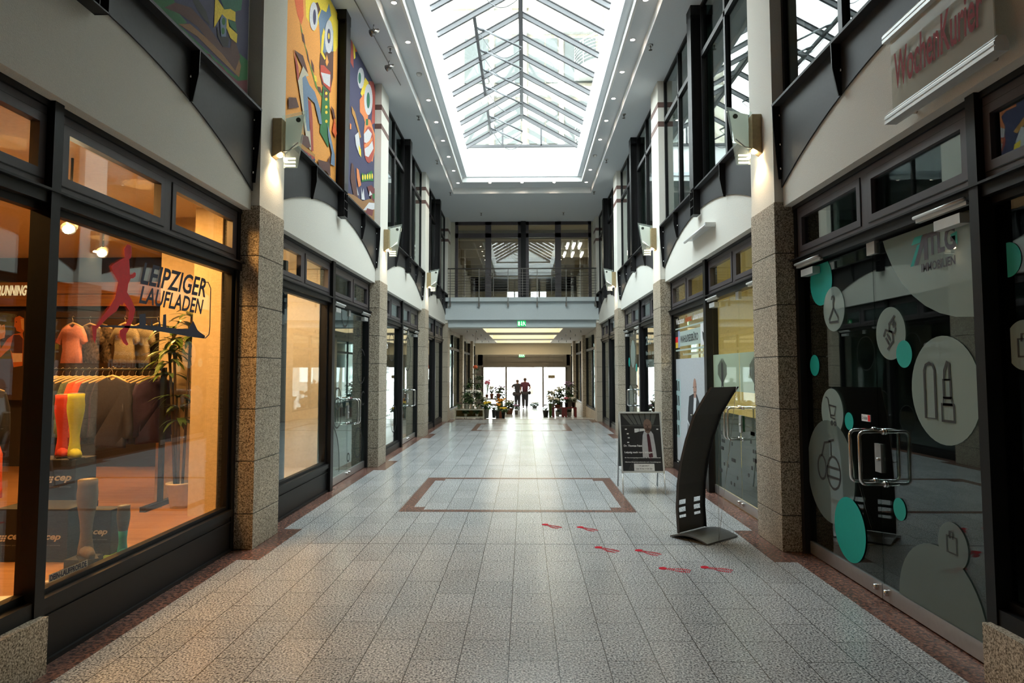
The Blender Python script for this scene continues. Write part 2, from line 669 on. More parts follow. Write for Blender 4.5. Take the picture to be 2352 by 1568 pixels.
for s in (-1, 1):
    side = 'left' if s < 0 else 'right'
    m = M()
    for b in range(5):
        y0, y1 = PIL[b] + PW, PIL[b + 1]
        sbox(m, s, 0.095, 0.33, y0, y1, 3.42, 4.44)
    sbox(m, s, 0.0, 0.5, 23.2 + PW, 24.2, ZL, ZC)
    sbox(m, s, 0.3, 0.4, -5, 1.0, 0, ZC)
    wall = struct('wall_' + side, m, PLASTER)
    WM[wall.name] = Matrix()
    for i, p in enumerate(PIL):
        m = M()
        top = ZC
        pw = PW
        m2 = M()
        # granite cladding in courses with open joints
        zz = [0.0] + [0.35 + 0.52 * k for k in range(7)]
        for k in range(7):
            j = 0.004
            sbox(m2, s, 0.0, 0.34, p, p + pw, zz[k] + j, zz[k + 1] - j)
        sbox(m2, s, 0.012, 0.33, p + 0.012, p + pw - 0.012, 0, 3.46, 1)
        sbox(m2, s, 0.0, 0.02, p - 0.0015, p + 0.012, 0.0, 0.01)
        sbox(m, s, 0.008, 0.36, p + 0.006, p + pw - 0.006, 3.47, top)
        for zb in (6.37, 6.74):
            sbox(m, s, 0.005, 0.37, p + 0.003, p + pw - 0.003, zb, zb + 0.1, 1)
        pl = obj('pillar', m, [PLASTER, BROWN_BAND], wall)
        obj('granite_cladding', m2, [G_STONE, GASKET], pl, bevel=0.003)
    for b in range(1, 5):
        y0, y1 = PIL[b] + PW, PIL[b + 1]
        yc = (y0 + y1) / 2
        # girder web with arched underside
        pts = [(y0, 4.45)] + [(y0, arcz(y0 - yc))]
        n = 24
        pts = [(y0, 4.45)] + [(y0 + (y1 - y0) * k / n, arcz(y0 + (y1 - y0) * k / n - yc)) for k in range(n + 1)] + [(y1, 4.45)]
        m = M()
        m.prism(pts, lambda u, v, t: (sx(s, t), u, v), 0.078, 0.09)
        sbox(m, s, 0.0, 0.14, y0, y1, 4.45, 4.475)
        g = obj('steel_girder', m, STEEL2, wall)
        m = M()
        mb = M()
        for yf in (y0 + 0.012, yc - 1.32, yc + 1.32, y1 - 0.012):
            zb = max(arcz(yf - yc), 3.7) if abs(yf - yc) > 2 else arcz(yf - yc) - 0.02
            zb = 3.7 if abs(yf - yc) > 2 else zb
            m.prism([(0.0, 4.45), (0.078, 4.45), (0.078, zb), (0.05, zb), (0.004, 4.25)], lambda u, v, t: (sx(s, u), t, v), yf - 0.006, yf + 0.006)
            for zq in ((4.35, 4.05, 3.8) if abs(yf - yc) > 2 else (4.22,)):
                mb.lathe([(0.012, 0), (0.012, 0.02)], (0, 0, 0))
                # turn last bolt toward the hall
                k = len(mb.v) - 32
                dy = 0.02 if yf < yc else -0.02
                for q in range(k, len(mb.v)):
                    x, y, z = mb.v[q]
                    mb.v[q] = (sx(s, 0.078 - z), yf + dy + x, zq + y)
        obj('stiffener_fin', m, STEEL, g)
        obj('bolt', mb, CHROME, g, label='bright bolt heads on the stiffener fins')
        # bracket box under the column
        m = M()
        for q in (-0.1, 0.09):
            sbox(m, s, -0.02, 0.08, yc + q, yc + q + 0.012, 4.08, 4.45)
        sbox(m, s, -0.02, 0.08, yc - 0.1, yc + 0.102, 4.08, 4.09)
        for q in (4.2, 4.32):
            sbox(m, s, -0.02, -0.01, yc - 0.1, yc + 0.1, q, q + 0.012)
        sbox(m, s, -0.02, -0.01, yc - 0.003, yc + 0.003, 4.09, 4.45)
        obj('column_bracket', m, STEEL, g)
        m = M()
        sbox(m, s, -0.02, 0.0, yc - 0.11, yc + 0.11, 4.475, 7.1)
        sbox(m, s, 0.0, 0.2, yc - 0.02, yc + 0.02, 4.475, 7.1)
        sbox(m, s, 0.2, 0.22, yc - 0.13, yc + 0.13, 4.475, ZC)
        sbox(m, s, -0.02, 0.2, yc - 0.13, yc + 0.13, 7.1, ZC)
        obj('steel_column', m, STEEL, wall)

WIN = [0]


def wname(kind='window'):
    WIN[0] += 1
    return '%s_%d' % (kind, WIN[0])


def frame_rect(m, s, d0, d1, y0, y1, z0, z1, t, mt=0):
    sbox(m, s, d0, d1, y0, y1, z0, z0 + t, mt)
    sbox(m, s, d0, d1, y0, y1, z1 - t, z1, mt)
    sbox(m, s, d0, d1, y0, y0 + t, z0 + t, z1 - t, mt)
    sbox(m, s, d0, d1, y1 - t, y1, z0 + t, z1 - t, mt)


def upper_window(s, y0, y1, gl):
    m = M()
    frame_rect(m, s, 0.12, 0.18, y0, y1, 4.475, ZC - 0.01, 0.05)
    ym = (y0 + y1) / 2
    sbox(m, s, 0.11, 0.18, ym - 0.035, ym + 0.035, 4.5, ZC - 0.05)
    sbox(m, s, 0.11, 0.18, y0 + 0.05, y1 - 0.05, 6.42, 6.5)
    o = struct(wname(), m, STEEL)
    o['label'] = 'tall upper-floor window with dark frame'
    m = M()
    sbox(m, s, 0.145, 0.153, y0 + 0.04, y1 - 0.04, 4.52, ZC - 0.05)
    obj('pane', m, gl, o)


for s in (-1, 1):
    for b in range(1, 5):
        y0, y1 = PIL[b] + PW, PIL[b + 1]
        yc = (y0 + y1) / 2
        if s < 0 and b in (1, 2):
            continue
        upper_window(s, y0, yc - 0.13, GLASS_D)
        upper_window(s, yc + 0.13, y1, GLASS_D)
    # dark offices behind the upper windows and murals
    m = M()
    sbox(m, s, 3.2, 3.3, -5, 24.3, 3.6, 8.1)
    sbox(m, s, 0.3, 3.3, -5, 24.3, ZC, ZC + 0.08)
    sbox(m, s, 0.3, 3.3, 24.2, 24.3, 3.6, 8.1)
    sbox(m, s, 0.3, 3.3, -5.1, -5, 0, 8.1)
    sbox(m, s, 0.34, 3.3, -5, 24.2, 3.95, 4.0)
    if s < 0:
        sbox(m, s, 0.20, 0.26, 1.68, 12.24, 4.45, ZC)
    for p in PIL:
        sbox(m, s, 0.36, 3.3, p + 0.2, p + 0.4, 4.0, ZC)
    struct('wall_%s_offices' % ('left' if s < 0 else 'right'), m, mat('office_paint', (0.22, 0.25, 0.23), 0.9))

# ceiling with the stepped cove round the skylight well
XC = -0.07
SY0, SY1 = 7.6, 20.1


m = M()
POSTY = lambda b: 3.88 if b == 1 else PIL[b] + PW + 2.45
POSTW = lambda b: 0.08 if b == 1 else 0.13
o_, i_, w_ = 2.13, 1.80, 1.65
zt = 7.43
m.box(-3.1, XC - o_, -5, 24.2, ZC, zt + 0.05)
m.box(XC + o_, 2.95, -5, 24.2, ZC, zt + 0.05)
m.box(XC - o_, XC + o_, SY1, 24.2, ZC, zt + 0.05)
m.box(XC - o_, XC + o_, -5, SY0, ZC, zt + 0.05)
ya, yb = SY0 + 0.33, SY1 - 0.7
# cove soffit carrying the downlights
for x0, x1, y0, y1 in ((XC - o_, XC - i_, SY0, SY1), (XC + i_, XC + o_, SY0, SY1), (XC - i_, XC + i_, yb, SY1), (XC - i_, XC + i_, SY0, ya)):
    m.box(x0, x1, y0, y1, zt, zt + 0.12)
# inner lip
z2 = 7.55
for x0, x1, y0, y1 in ((XC - i_, XC - w_, ya, yb), (XC + w_, XC + i_, ya, yb), (XC - w_, XC + w_, yb - 0.06, yb), (XC - w_, XC + w_, ya, ya + 0.06)):
    m.box(x0, x1, y0, y1, z2, z2 + 0.1)
ceil = struct('ceiling', m, CEIL)
m = M()
# bright edge mouldings
for x in (XC - o_, XC + o_):
    m.box(x - 0.006, x + 0.006, SY0, SY1, ZC - 0.004, zt)
m.box(XC - o_, XC + o_, SY1 - 0.006, SY1 + 0.006, ZC - 0.004, zt)
for x in (XC - i_, XC + i_):
    m.box(x - 0.02, x + 0.02, ya, yb, zt - 0.03, z2)
m.box(XC - i_, XC + i_, yb - 0.02, yb + 0.02, zt - 0.03, z2)
m.box(XC - i_, XC + i_, ya - 0.02, ya + 0.02, zt - 0.03, z2)
struct('trim_3', m, PLASTER_W)
m = M()
yw = yb - 0.04
yv = ya + 0.06
for sgn in (-1, 1):
    m.box(XC + sgn * w_, XC + sgn * (w_ + 0.12), yv - 0.12, yw + 0.12, z2 + 0.1, 8.42)
m.box(XC - w_, XC + w_, yw, yw + 0.12, z2 + 0.1, 8.44)
m.box(XC - w_, XC + w_, yv - 0.12, yv, z2 + 0.1, 8.44)
struct('wall_skylight_well', m, WELL)
# flat roof outside
m = M()
m.box(-12, XC - w_ - 0.12, -6, 30, 8.1, 8.3)
m.box(XC + w_ + 0.12, 12, -6, 30, 8.1, 8.3)
m.box(XC - w_ - 0.12, XC + w_ + 0.12, yw + 0.12, 30, 8.1, 8.3)
m.box(XC - w_ - 0.12, XC + w_ + 0.12, -6, yv - 0.12, 8.1, 8.3)
struct('ceiling_roof', m, mat('roof_gravel', (0.45, 0.45, 0.43), 0.95, var=0.15, scale=20))

# glass roof: rafters, ridge, panes, gable, openers
ZR, ZE, HW = 9.42, 8.47, w_ + 0.03
RAF = [19.33 - 0.945 * k for k in range(13)]
RAF[0] = 19.3
m = M()
sl = math.hypot(HW, ZR - ZE)
RAFM = mat('rafter_metal', (0.075, 0.074, 0.078), 0.5, 0.0, var=0.05)
OPN = mat('opener_metal', (0.10, 0.105, 0.11), 0.4, 0.3)
root = struct('window_skylight', M().box(XC - 0.045, XC + 0.045, RAF[-1], RAF[0], ZR - 0.13, ZR + 0.02).box(XC - 0.018, XC + 0.018, RAF[-1], RAF[0], ZR - 0.2, ZR - 0.165), RAFM)
for k, y in enumerate(RAF):
    m = M()
    for sgn in (-1, 1):
        a = (XC, ZR)
        b = (XC + sgn * HW, ZE)
        nx, nz_ = (b[1] - a[1]) / sl, -(b[0] - a[0]) / sl
        if nz_ > 0:
            nx, nz_ = -nx, -nz_
        h = 0.085
        m.prism([a, b, (b[0] + nx * h, b[1] + nz_ * h), (a[0] + nx * h, a[1] + nz_ * h)], lambda u, v, t: (u, t, v), y - 0.03, y + 0.03)
        h = 0.03
        m.prism([(a[0], a[1] + 0.025), (b[0], b[1] + 0.025), (b[0], b[1]), (a[0], a[1])], lambda u, v, t: (u, t, v), y - 0.042, y + 0.042, 1)
    obj('rafter', m, [RAFM, STEEL], root)
m = M()
for sgn in (-1, 1):
    for k in range(len(RAF) - 1):
        a, b = RAF[k + 1] + 0.03, RAF[k] - 0.03
        vs = [(XC + sgn * 0.04, a, ZR - 0.02), (XC + sgn * 0.04, b, ZR - 0.02), (XC + sgn * HW, b, ZE), (XC + sgn * HW, a, ZE)]
        vs += [(x, y, z + 0.012) for x, y, z in vs]
        m.add(vs, [(0, 1, 2, 3), (7, 6, 5, 4), (0, 4, 5, 1), (1, 5, 6, 2), (2, 6, 7, 3), (3, 7, 4, 0)])
obj('roof_pane', m, SKYGL, root)
m = M()
m.box(XC - HW, XC + HW, 19.28, 19.34, ZE - 0.04, ZE + 0.03)
m.box(XC + 0.55, XC + 0.6, 19.28, 19.34, ZE, ZE + 0.6)
m.box(XC - 0.6, XC - 0.55, 19.28, 19.34, ZE, ZE + 0.6)
obj('gable_frame', m, RAFM, root)
m = M()
m.prism([(XC - HW, ZE), (XC + HW, ZE), (XC, ZR - 0.03)], lambda u, v, t: (u, t, v), 19.31, 19.318)
obj('gable_pane', m, SKYGL, root)
m = M()
m.prism([(XC - HW, ZE - 0.1), (XC + HW, ZE - 0.1), (XC, ZR - 0.03)], lambda u, v, t: (u, t, v), RAF[-1] - 0.03, RAF[-1])
obj('end_gable_panel', m, WELL, root)
# horizontal mullions and chain openers on the left slope vents
for k, y in enumerate(RAF[:-2]):
    if k % 5 in (0, 1, 3, 4) or k > 8:
        t = 0.55
        xm, zm = XC - HW * t, ZR - (ZR - ZE) * t
        m = M().box(xm - 0.03, xm + 0.03, y - 0.915, y - 0.03, zm - 0.09, zm - 0.01)
        obj('vent_sash', m, RAFM, root)
        m = M()
        yy = y - 0.47
        m.tube([(xm + 0.03, yy, zm - 0.07), (xm + 0.16, yy, zm - 0.12)], 0.03)
        m.tube([(xm + 0.14, yy, zm - 0.10), (xm + 0.95, yy - 0.05, zm - 0.52)], 0.022)
        obj('vent_opener', m, OPN, root)
        cab = []
        for q in range(13):
            u = q / 12
            cab.append((xm + 0.03 + 0.92 * u, yy - 0.03 + 0.1 * math.sin(u * PI), zm - 0.1 - 0.42 * u - 0.34 * math.sin(u * PI)))
        obj('cable', M().tube(cab, 0.008, n=5), OPN, root)

# back of the hall, behind the camera
m = M()
m.box(-3.0, 2.85, -5.1, -5, 0, 8.1)
struct('wall_back', m, mat('back_paint', (0.10, 0.09, 0.08), 0.9))

# ------------------------------------------------------------------ far end: gallery beam, gallery window wall
m = M()
x0, x1 = sx(-1, 0.1), sx(1, 0.1)
m.box(x0, x1, 23.32, 24.0, ZL - 0.01, 3.57)
m.box(x0, x1, 23.15, 24.0, 3.57, 3.98)
m.box(x0, x1, 23.25, 24.0, 3.98, 4.22)
m.box(x0, x1, 23.10, 24.1, 4.22, 4.36)
struct('wall_gallery_beam', m, mat('pale_blue_paint', (0.55, 0.61, 0.62), 0.8, var=0.02))
m = M()
m.box(-2.75, -2.55, 24.0, 24.15, 4.36, ZC)
m.box(2.45, 2.56, 24.0, 24.15, 4.36, ZC)
m.box(x0, x1, 24.15, 24.3, 3.8, 4.36)
struct('wall_gallery', m, mat('gallery_paint', (0.60, 0.57, 0.46), 0.85))
WY = 24.0
m = M()
wx = [-2.55, -1.42, -0.30, -0.05 - 0.0, 0.1, 1.22, 2.45]
xs_ = [(-2.55, -1.33), (-1.33, -0.13), (0.05, 1.23), (1.23, 2.45)]
for a, b in xs_:
    for q in ((a, a + 0.11), (b - 0.11, b)):
        m.box(q[0], q[1], WY - 0.03, WY + 0.07, 4.36, ZC)
    m.box(a, b, WY - 0.03, WY + 0.07, ZC - 0.12, ZC)
    m.box(a, b, WY - 0.03, WY + 0.07, 6.66, 6.82)
    m.box(a, b, WY - 0.03, WY + 0.07, 4.36, 4.46)
o = struct(wname(), m, FRAME)
o['label'] = 'four-bay glazed wall behind the balcony railing'
obj('steel_post', M().box(-0.13, 0.05, WY - 0.12, WY + 0.1, 4.36, ZC), STEEL, o)
m = M()
for a, b in xs_:
    m.box(a + 0.1, b - 0.1, WY + 0.02, WY + 0.028, 4.4, ZC - 0.1)
obj('pane', m, GLASS_F, o)
m = M()
for x in (-1.33 + 0.05, 1.23 - 0.05):
    m.tube([(x, WY - 0.1, 5.3), (x, WY - 0.03, 5.3)], 0.012)
    m.tube([(x, WY - 0.1, 5.3), (x - 0.12 * (1 if x > 0 else -1), WY - 0.1, 5.3)], 0.012)
obj('door_handle', m, CHROME, o)
# upper lounge behind the glass with daylight at its far end
m = M()
m.box(-3.2, -3.1, 24.3, 38.2, 4.2, ZC)
m.box(3.0, 3.1, 24.3, 38.2, 4.2, ZC)
m.box(-3.2, 3.1, 24.3, 38.2, 4.2, 4.34)
m.box(-3.2, 3.1, 24.2, 38.2, ZC, ZC + 0.1)
for a, b in ((-3.2, -1.0), (-0.62, -0.55), (0.25, 0.36), (0.8, 0.9), (1.25, 3.1)):
    m.box(a, b, 38.0, 38.1, 4.3, ZC)
m.box(-3.2, 3.1, 38.0, 38.1, 6.35, ZC)
for k in range(6):
    m.box(-3.1, 3.0, 25.5 + 2 * k, 25.7 + 2 * k, ZC - 0.35, ZC)
struct('wall_lounge', m, mat('lounge_paint', (0.42, 0.38, 0.30), 0.85))
tube_e = emis('fluorescent_tube', (1.0, 0.93, 0.75), 9)
t0 = thing('fluorescent_light', 'tubular ceiling lights seen behind the upper right gallery window', 'light', (1.75, 26.6, 6.83), 0, 'ceiling tubes behind the gallery glass')
obj('tube', M().tube([(0, -0.5, 0), (0, 0.5, 0)], 0.045), tube_e, t0, local=True)
obj('light_housing', M().box(-0.06, 0.06, -0.55, 0.55, 0.05, 0.4), SILVER, t0, local=True)
for x, y in ((2.0, 26.6), (2.25, 26.6), (1.75, 28.6), (2.1, 28.6), (2.5, 28.6)):
    dup(t0, (x, y, 6.83))

# balcony railing
rl = thing('balcony_railing', 'thin horizontal-bar steel railing along the gallery edge', 'railing', (0, 23.1, 4.36))
RAILM = mat('railing_steel', (0.17, 0.16, 0.145), 0.4, 0.5)
m = M().tube([(x0 + 0.1, 23.06, 5.37), (x1 - 0.1, 23.06, 5.37)], 0.022)
obj('handrail', m, RAILM, rl)
for k in range(9):
    z = 4.47 + 0.093 * k
    obj('rail_bar', M().tube([(x0 + 0.1, 23.06, z), (x1 - 0.1, 23.06, z)], 0.008, n=5), RAILM, rl)
for k in range(6):
    x = -2.62 + k * 1.02
    m = M().box(x - 0.012, x + 0.012, 23.035, 23.085, 4.02, 5.36)
    m.box(x - 0.03, x + 0.03, 23.03, 23.12, 4.03, 4.16)
    obj('railing_post', m, RAILM, rl)
    if k < 5:
        obj('railing_baluster', M().box(x + 0.5, x + 0.515, 23.05, 23.07, 4.4, 5.36), RAILM, rl)

# low passage beyond
m = M()
hx = 1.5
coff = [(24.1, 26.8), (28.6, 32.2), (33.7, 36.6)]
yy = 24.02
xa, xb = x0 - 0.25, x1 + 0.25
for a, b in coff:
    m.box(xa, xb, yy, a, ZL, ZL + 0.12)
    m.box(xa, XC - hx, a, b, ZL, ZL + 0.12)
    m.box(XC + hx, xb, a, b, ZL, ZL + 0.12)
    yy = b
m.box(xa, xb, yy, 38.2, ZL, ZL + 0.12)
struct('ceiling_passage', m, mat('passage_ceiling', (0.42, 0.36, 0.30), 0.9))
coffm = mat('coffer_paint', (0.85, 0.78, 0.62), 0.8)
for k, (a, b) in enumerate(coff):
    n_ = ('nearest to the gallery beam', 'in the middle of the three', 'farthest, next to the street')[k]
    t = thing('ceiling_light_coffer', 'long cream lit ceiling coffer in the passage, ' + n_, 'ceiling light', (XC, a, ZL))
    m = M()
    m.box(XC - hx, XC - hx + 0.03, a, b, ZL + 0.0, ZL + 0.38)
    m.box(XC + hx - 0.03, XC + hx, a, b, ZL + 0.0, ZL + 0.38)
    m.box(XC - hx, XC + hx, b - 0.03, b, ZL, ZL + 0.38)
    m.box(XC - hx, XC + hx, a, a + 0.03, ZL, ZL + 0.38)
    obj('coffer_side', m, coffm, t)
    obj('diffuser', M().box(XC - hx + 0.02, XC + hx - 0.02, a + 0.02, b - 0.02, ZL + 0.34, ZL + 0.37), emis('coffer_glow%d' % k, (1.0, 0.86, 0.62), 2.4), t)
m = M()
m.box(x0, x1, 37.3, 37.5, 2.70, ZL)
struct('wall_lintel', m, mat('cream_lintel', (0.72, 0.60, 0.42), 0.85))
# entrance header and door posts
EB = mat('entrance_brown', (0.13, 0.105, 0.08), 0.5)
m = M()
m.box(-2.7, 2.6, 38.0, 38.2, 2.02, 2.75)
for a, b in ((-2.2, -1.15), (-1.0, 1.0), (1.15, 2.2)):
    m.box(a, b, 37.97, 38.0, 2.28, 2.3)
    m.box(a, b, 37.97, 38.0, 2.58, 2.6)
    m.box(a, a + 0.02, 37.97, 38.0, 2.3, 2.58)
    m.box(b - 0.02, b, 37.97, 38.0, 2.3, 2.58)
m.box(-2.7, 2.6, 37.9, 38.05, 1.98, 2.08)
for x in (-2.42, -1.07, 1.05, 2.38):
    m.box(x - 0.05, x + 0.05, 38.0, 38.15, -0.3, 2.05)
m.box(-2.9, -2.42, 38.0, 38.2, -0.3, ZL)
m.box(2.4, 2.8, 38.0, 38.2, -0.3, ZL)
struct('door_street', m, EB)
# passage side walls: pillars with dark shop glass between
for s in (-1, 1):
    m, g2 = M(), M()
    for p in (28.82, 34.44):
        for k in range(8):
            z0 = -0.35 + 0.52 * k
            sbox(m, s, 0.0, 0.4, p, p + PW, z0 + 0.004, min(z0 + 0.516, ZL))
        sbox(m, s, 0.01, 0.39, p + 0.01, p + PW - 0.01, -0.35, ZL, 1)
    for a, b in ((23.88, 28.82), (29.5, 34.44), (35.12, 38.0)):
        sbox(m, s, 0.12, 0.4, a, b, -0.35, 0.25)
        sbox(m, s, 0.12, 0.4, a, b, 3.2, ZL)
        sbox(g2, s, 0.2, 0.22, a, b, 0.25, 3.2)
    wall = struct('wall_%s_passage' % ('left' if s < 0 else 'right'), m, [G_STONE, GASKET])
    WM[wall.name] = Matrix()
    m = M()
    for a, b in ((23.88, 28.82), (29.5, 34.44), (35.12, 38.0)):
        c = (a + b) / 2
        for q in (a + 0.03, c, b - 0.03):
            sbox(m, s, 0.15, 0.22, q - 0.04, q + 0.04, 0.25, 3.2)
        sbox(m, s, 0.15, 0.22, a, b, 2.6, 2.7)
        sbox(m, s, 0.15, 0.22, a, b, 0.25, 0.32)
    wn = obj('shop_frame', m, STEEL, wall)
    obj('shop_pane', g2, GLASS_D, wall)
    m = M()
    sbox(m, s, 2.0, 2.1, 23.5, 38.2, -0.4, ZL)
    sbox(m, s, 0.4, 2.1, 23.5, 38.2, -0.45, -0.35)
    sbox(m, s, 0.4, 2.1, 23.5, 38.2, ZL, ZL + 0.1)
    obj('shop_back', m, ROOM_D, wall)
# street outside
m = M()
m.box(-25, 25, 38.4, 75, -0.6, -0.3)
struct('floor_street', m, mat('pale_paving', (0.24, 0.235, 0.22), 0.8, var=0.08, scale=3))
m = M()
m.box(-45, 45, 70, 71, -0.3, 26)
fac = struct('wall_street_building', m, mat('street_facade', (0.26, 0.255, 0.235), 0.9))
m = M()
for k in range(10):
    for zf in (0.6, 3.6, 6.6, 9.6):
        m.box(-16 + 3.4 * k, -14.6 + 3.4 * k, 69.9, 70.02, zf, zf + 1.7)
obj('facade_window', m, mat('pale_glass', (0.5, 0.55, 0.55), 0.2), fac)
m = M()
# courtyard facade seen through the glass roof
CF = mat('courtyard_stone', (0.34, 0.31, 0.25), 0.9, var=0.05, scale=2)
CW = mat('courtyard_white', (0.5, 0.5, 0.48), 0.8)
CG = mat('courtyard_glass', (0.05, 0.06, 0.055), 0.15)
m = M()
m.box(-3.0, 7.0, 27.0, 28.0, 8.3, 17.4)
m.box(-3.2, 0.2, 26.85, 27.0, 17.0, 17.4)
m.box(6.0, 7.0, 12.0, 27.0, 8.3, 22, 0)
cy = struct('wall_courtyard', m, CF)
m = M()
for z in (10.6, 13.2, 15.9):
    m.box(-3.0, 4.6, 26.75, 27.0, z, z + 0.35)
for x in (-1.35, 0.02, 1.55, 3.2):
    m.box(x - 0.09, x + 0.09, 26.8, 27.0, 8.3, 17)
m.box(4.4, 4.7, 26.6, 27, 8.3, 17.4)
obj('facade_band', m, CW, cy)
m = M()
for z0, z1 in ((8.6, 10.4), (11.2, 13.0), (13.8, 15.7)):
    for a, b in ((-2.5, -1.5), (-1.2, -0.15), (0.2, 0.85), (0.92, 1.4), (1.7, 3.0)):
        m.box(a, b, 26.9, 27.01, z0, z1)
obj('facade_window', m, CG, cy)
for z in (10.9, 14.2):
    m = M()
    pts = [(2.2, 26.9)] + [(3.6 + 1.5 * math.cos(PI + PI * k / 16), 26.9 + 1.5 * math.sin(PI + PI * k / 16)) for k in range(17)]
    m.prism(pts[1:], lambda u, v, t: (u, v, t), z - 0.35, z)
    bal = obj('balcony', m, CW, cy)
    m = M()
    for q in range(7):
        m.tube([(3.6 + 1.48 * math.cos(PI + PI * k / 20), 26.9 + 1.48 * math.sin(PI + PI * k / 20), z + 0.15 + 0.14 * q) for k in range(21)], 0.014 if q < 6 else 0.03, n=5)
    for k in range(0, 21, 4):
        x, y = 3.6 + 1.48 * math.cos(PI + PI * k / 20), 26.9 + 1.48 * math.sin(PI + PI * k / 20)
        m.tube([(x, y, z), (x, y, z + 1.0)], 0.02, n=5)
    obj('balcony_rail', m, CW, bal)
# ------------------------------------------------------------------ shopfronts
def P_on(s, y0, z0, d):
    """u metres to the reader's right, v up, on the wall plane d behind the pillar face"""
    x = sx(s, d)
    return lambda u, v: (x, y0 - s * u, z0 + v)


def shop_frame(s, b):
    y0, y1 = PIL[b] + PW, PIL[b + 1]
    yc = POSTY(b)
    m = M()
    pw_ = POSTW(b)
    sbox(m, s, 0.15, 0.22 if b == 1 else 0.33, yc, yc + pw_, 0, 3.42)
    sbox(m, s, 0.19, 0.33, y0, y0 + 0.07, 0, 3.42)
    sbox(m, s, 0.19, 0.33, y1 - 0.07, y1, 0, 3.42)
    sbox(m, s, 0.17, 0.30, y0, y1, 2.79, 2.86)
    sbox(m, s, 0.14, 0.17, y0, y1, 2.86, 2.875)
    sbox(m, s, 0.18, 0.32, y0, y1, 3.38, 3.42)
    sbox(m, s, 0.33, 0.36, y0, y1, 3.38, 3.95)
    o = obj('shopfront_frame', m, STEEL, bpy.data.objects['wall_left' if s < 0 else 'wall_right'])
    return y0, yc, yc + pw_, y1


def transom(s, y0, y1, gl):
    m, mg, g = M(), M(), M()
    ym = (y0 + y1) / 2
    for a, b in ((y0, ym + 0.0), (ym, y1)):
        frame_rect(m, s, 0.20, 0.26, a, b, 2.875, 3.385, 0.055)
        frame_rect(mg, s, 0.194, 0.21, a + 0.055, b - 0.055, 2.93, 3.33, 0.006, 1)
        frame_rect(m, s, 0.192, 0.25, a + 0.06, b - 0.06, 2.935, 3.325, 0.055)
        sbox(g, s, 0.222, 0.23, a + 0.1, b - 0.1, 2.97, 3.29)
    m.v += mg.v
    n = len(m.v) - len(mg.v)
    m.f += [[n + i for i in f] for f in mg.f]
    m.mi += mg.mi
    m.sm += mg.sm
    o = struct(wname(), m, [FRAME, GASKET])
    obj('pane', g, gl, o)
    return o


def show_window(s, y0, y1, sill, kind, gl):
    m = M()
    frame_rect(m, s, 0.22, 0.28, y0, y1, sill, 2.79, 0.045)
    if kind == 'steel':
        sbox(m, s, 0.17, 0.30, y0, y1, sill - 0.05, sill + 0.01)
        sbox(m, s, 0.20, 0.30, y0, y1, 0.0, sill - 0.05)
        sbox(m, s, 0.188, 0.2, y0, y1, sill - 0.12, sill - 0.105)
        sbox(m, s, 0.18, 0.2, y0, y1, 0.0, 0.03)
    elif kind == 'low':
        sbox(m, s, 0.19, 0.30, y0, y1, 0.0, sill)
    else:
        sbox(m, s, 0.16, 0.30, y0, y1, sill - 0.09, sill)
    o = struct(wname(), m, STEEL)
    if kind == 'stone':
        obj('stone_plinth', M().box(sx(s, 0.1), sx(s, 0.3), y0, y1, 0, sill - 0.09), G_STONE, o)
    g = M()
    sbox(g, s, 0.245, 0.253, y0 + 0.04, y1 - 0.04, sill + 0.04, 2.76)
    obj('pane', g, gl, o)
    return o


def glass_door(s, y0, y1, gl, tag_red=False):
    ym = (y0 + y1) / 2
    root = sempty(wname('door'))
    for k, (a, b) in enumerate(((y0 + 0.01, ym - 0.004), (ym + 0.004, y1 - 0.01))):
        g = M()
        sbox(g, s, 0.247, 0.257, a, b, 0.125, 2.77)
        leaf = obj('door_leaf', g, gl, root)
        m = M()
        sbox(m, s, 0.235, 0.269, a, b, 0.015, 0.13)
        m2 = M()
        obj('bottom_rail', m, ALU, leaf)
        q = (b - 0.07) if k == 0 else (a + 0.07)
        m = M()
        x = sx(s, 0.225)
        m.lathe([(0.02, -0.02), (0.026, 0), (0.02, 0.02)], (x, q, 0.085), n=10)
        # D handles inside and outside
        for d0, d1 in ((0.247, 0.06), (0.257, 0.44)):
            r = 0.04
            g_ = 1 if d1 > d0 else -1
            z0, z1 = 0.90, 1.30
            pts = [(d0, z0), (d1 - g_ * r, z0)] + [(d1 - g_ * r + g_ * r * math.sin(t), z0 + r - r * math.cos(t)) for t in (0.5, 1.05, PI / 2)]
            pts += [(d1, z1 - r)] + [(d1 - g_ * r + g_ * r * math.cos(t), z1 - r + r * math.sin(t)) for t in (0.5, 1.05, PI / 2)] + [(d0, z1)]
            m.tube([(sx(s, d), q, z) for d, z in pts], 0.0135, n=10)
            for z in (z0, z1):
                m.tube([(sx(s, d0 - g_ * 0.004), q, z), (sx(s, d0 + g_ * 0.012), q, z)], 0.024, n=10)
        obj('door_handle', m, CHROME, leaf)
        # closer on the hinge side, with its slide rail above
        h0, h1 = (a + 0.03, a + 0.55) if k == 0 else (b - 0.55, b - 0.03)
        m = M()
        sbox(m, s, 0.17, 0.24, h0 + (0.08 if k == 0 else 0.18), h1 - (0.18 if k == 0 else 0.08), 2.68, 2.745)
        m.tube([(sx(s, 0.15), h0, 2.81), (sx(s, 0.15), h1, 2.81)], 0.014)
        sbox(m, s, 0.16, 0.19, h0, h1, 2.775, 2.80)
        obj('door_closer', m, SILVER, leaf)
    m = M()
    sbox(m, s, 0.232, 0.272, ym - 0.06, ym + 0.06, 2.69, 2.79)
    obj('patch_fitting', m, SILVER, root)
    m = M()
    sbox(m, s, 0.235, 0.27, ym - 0.045, ym + 0.045, 0.98, 1.2)
    m.tube([(sx(s, 0.235), ym - 0.02, 1.08), (sx(s, 0.215), ym - 0.02, 1.08)], 0.014)
    obj('lock_plate', m, ALU, root)
    return root


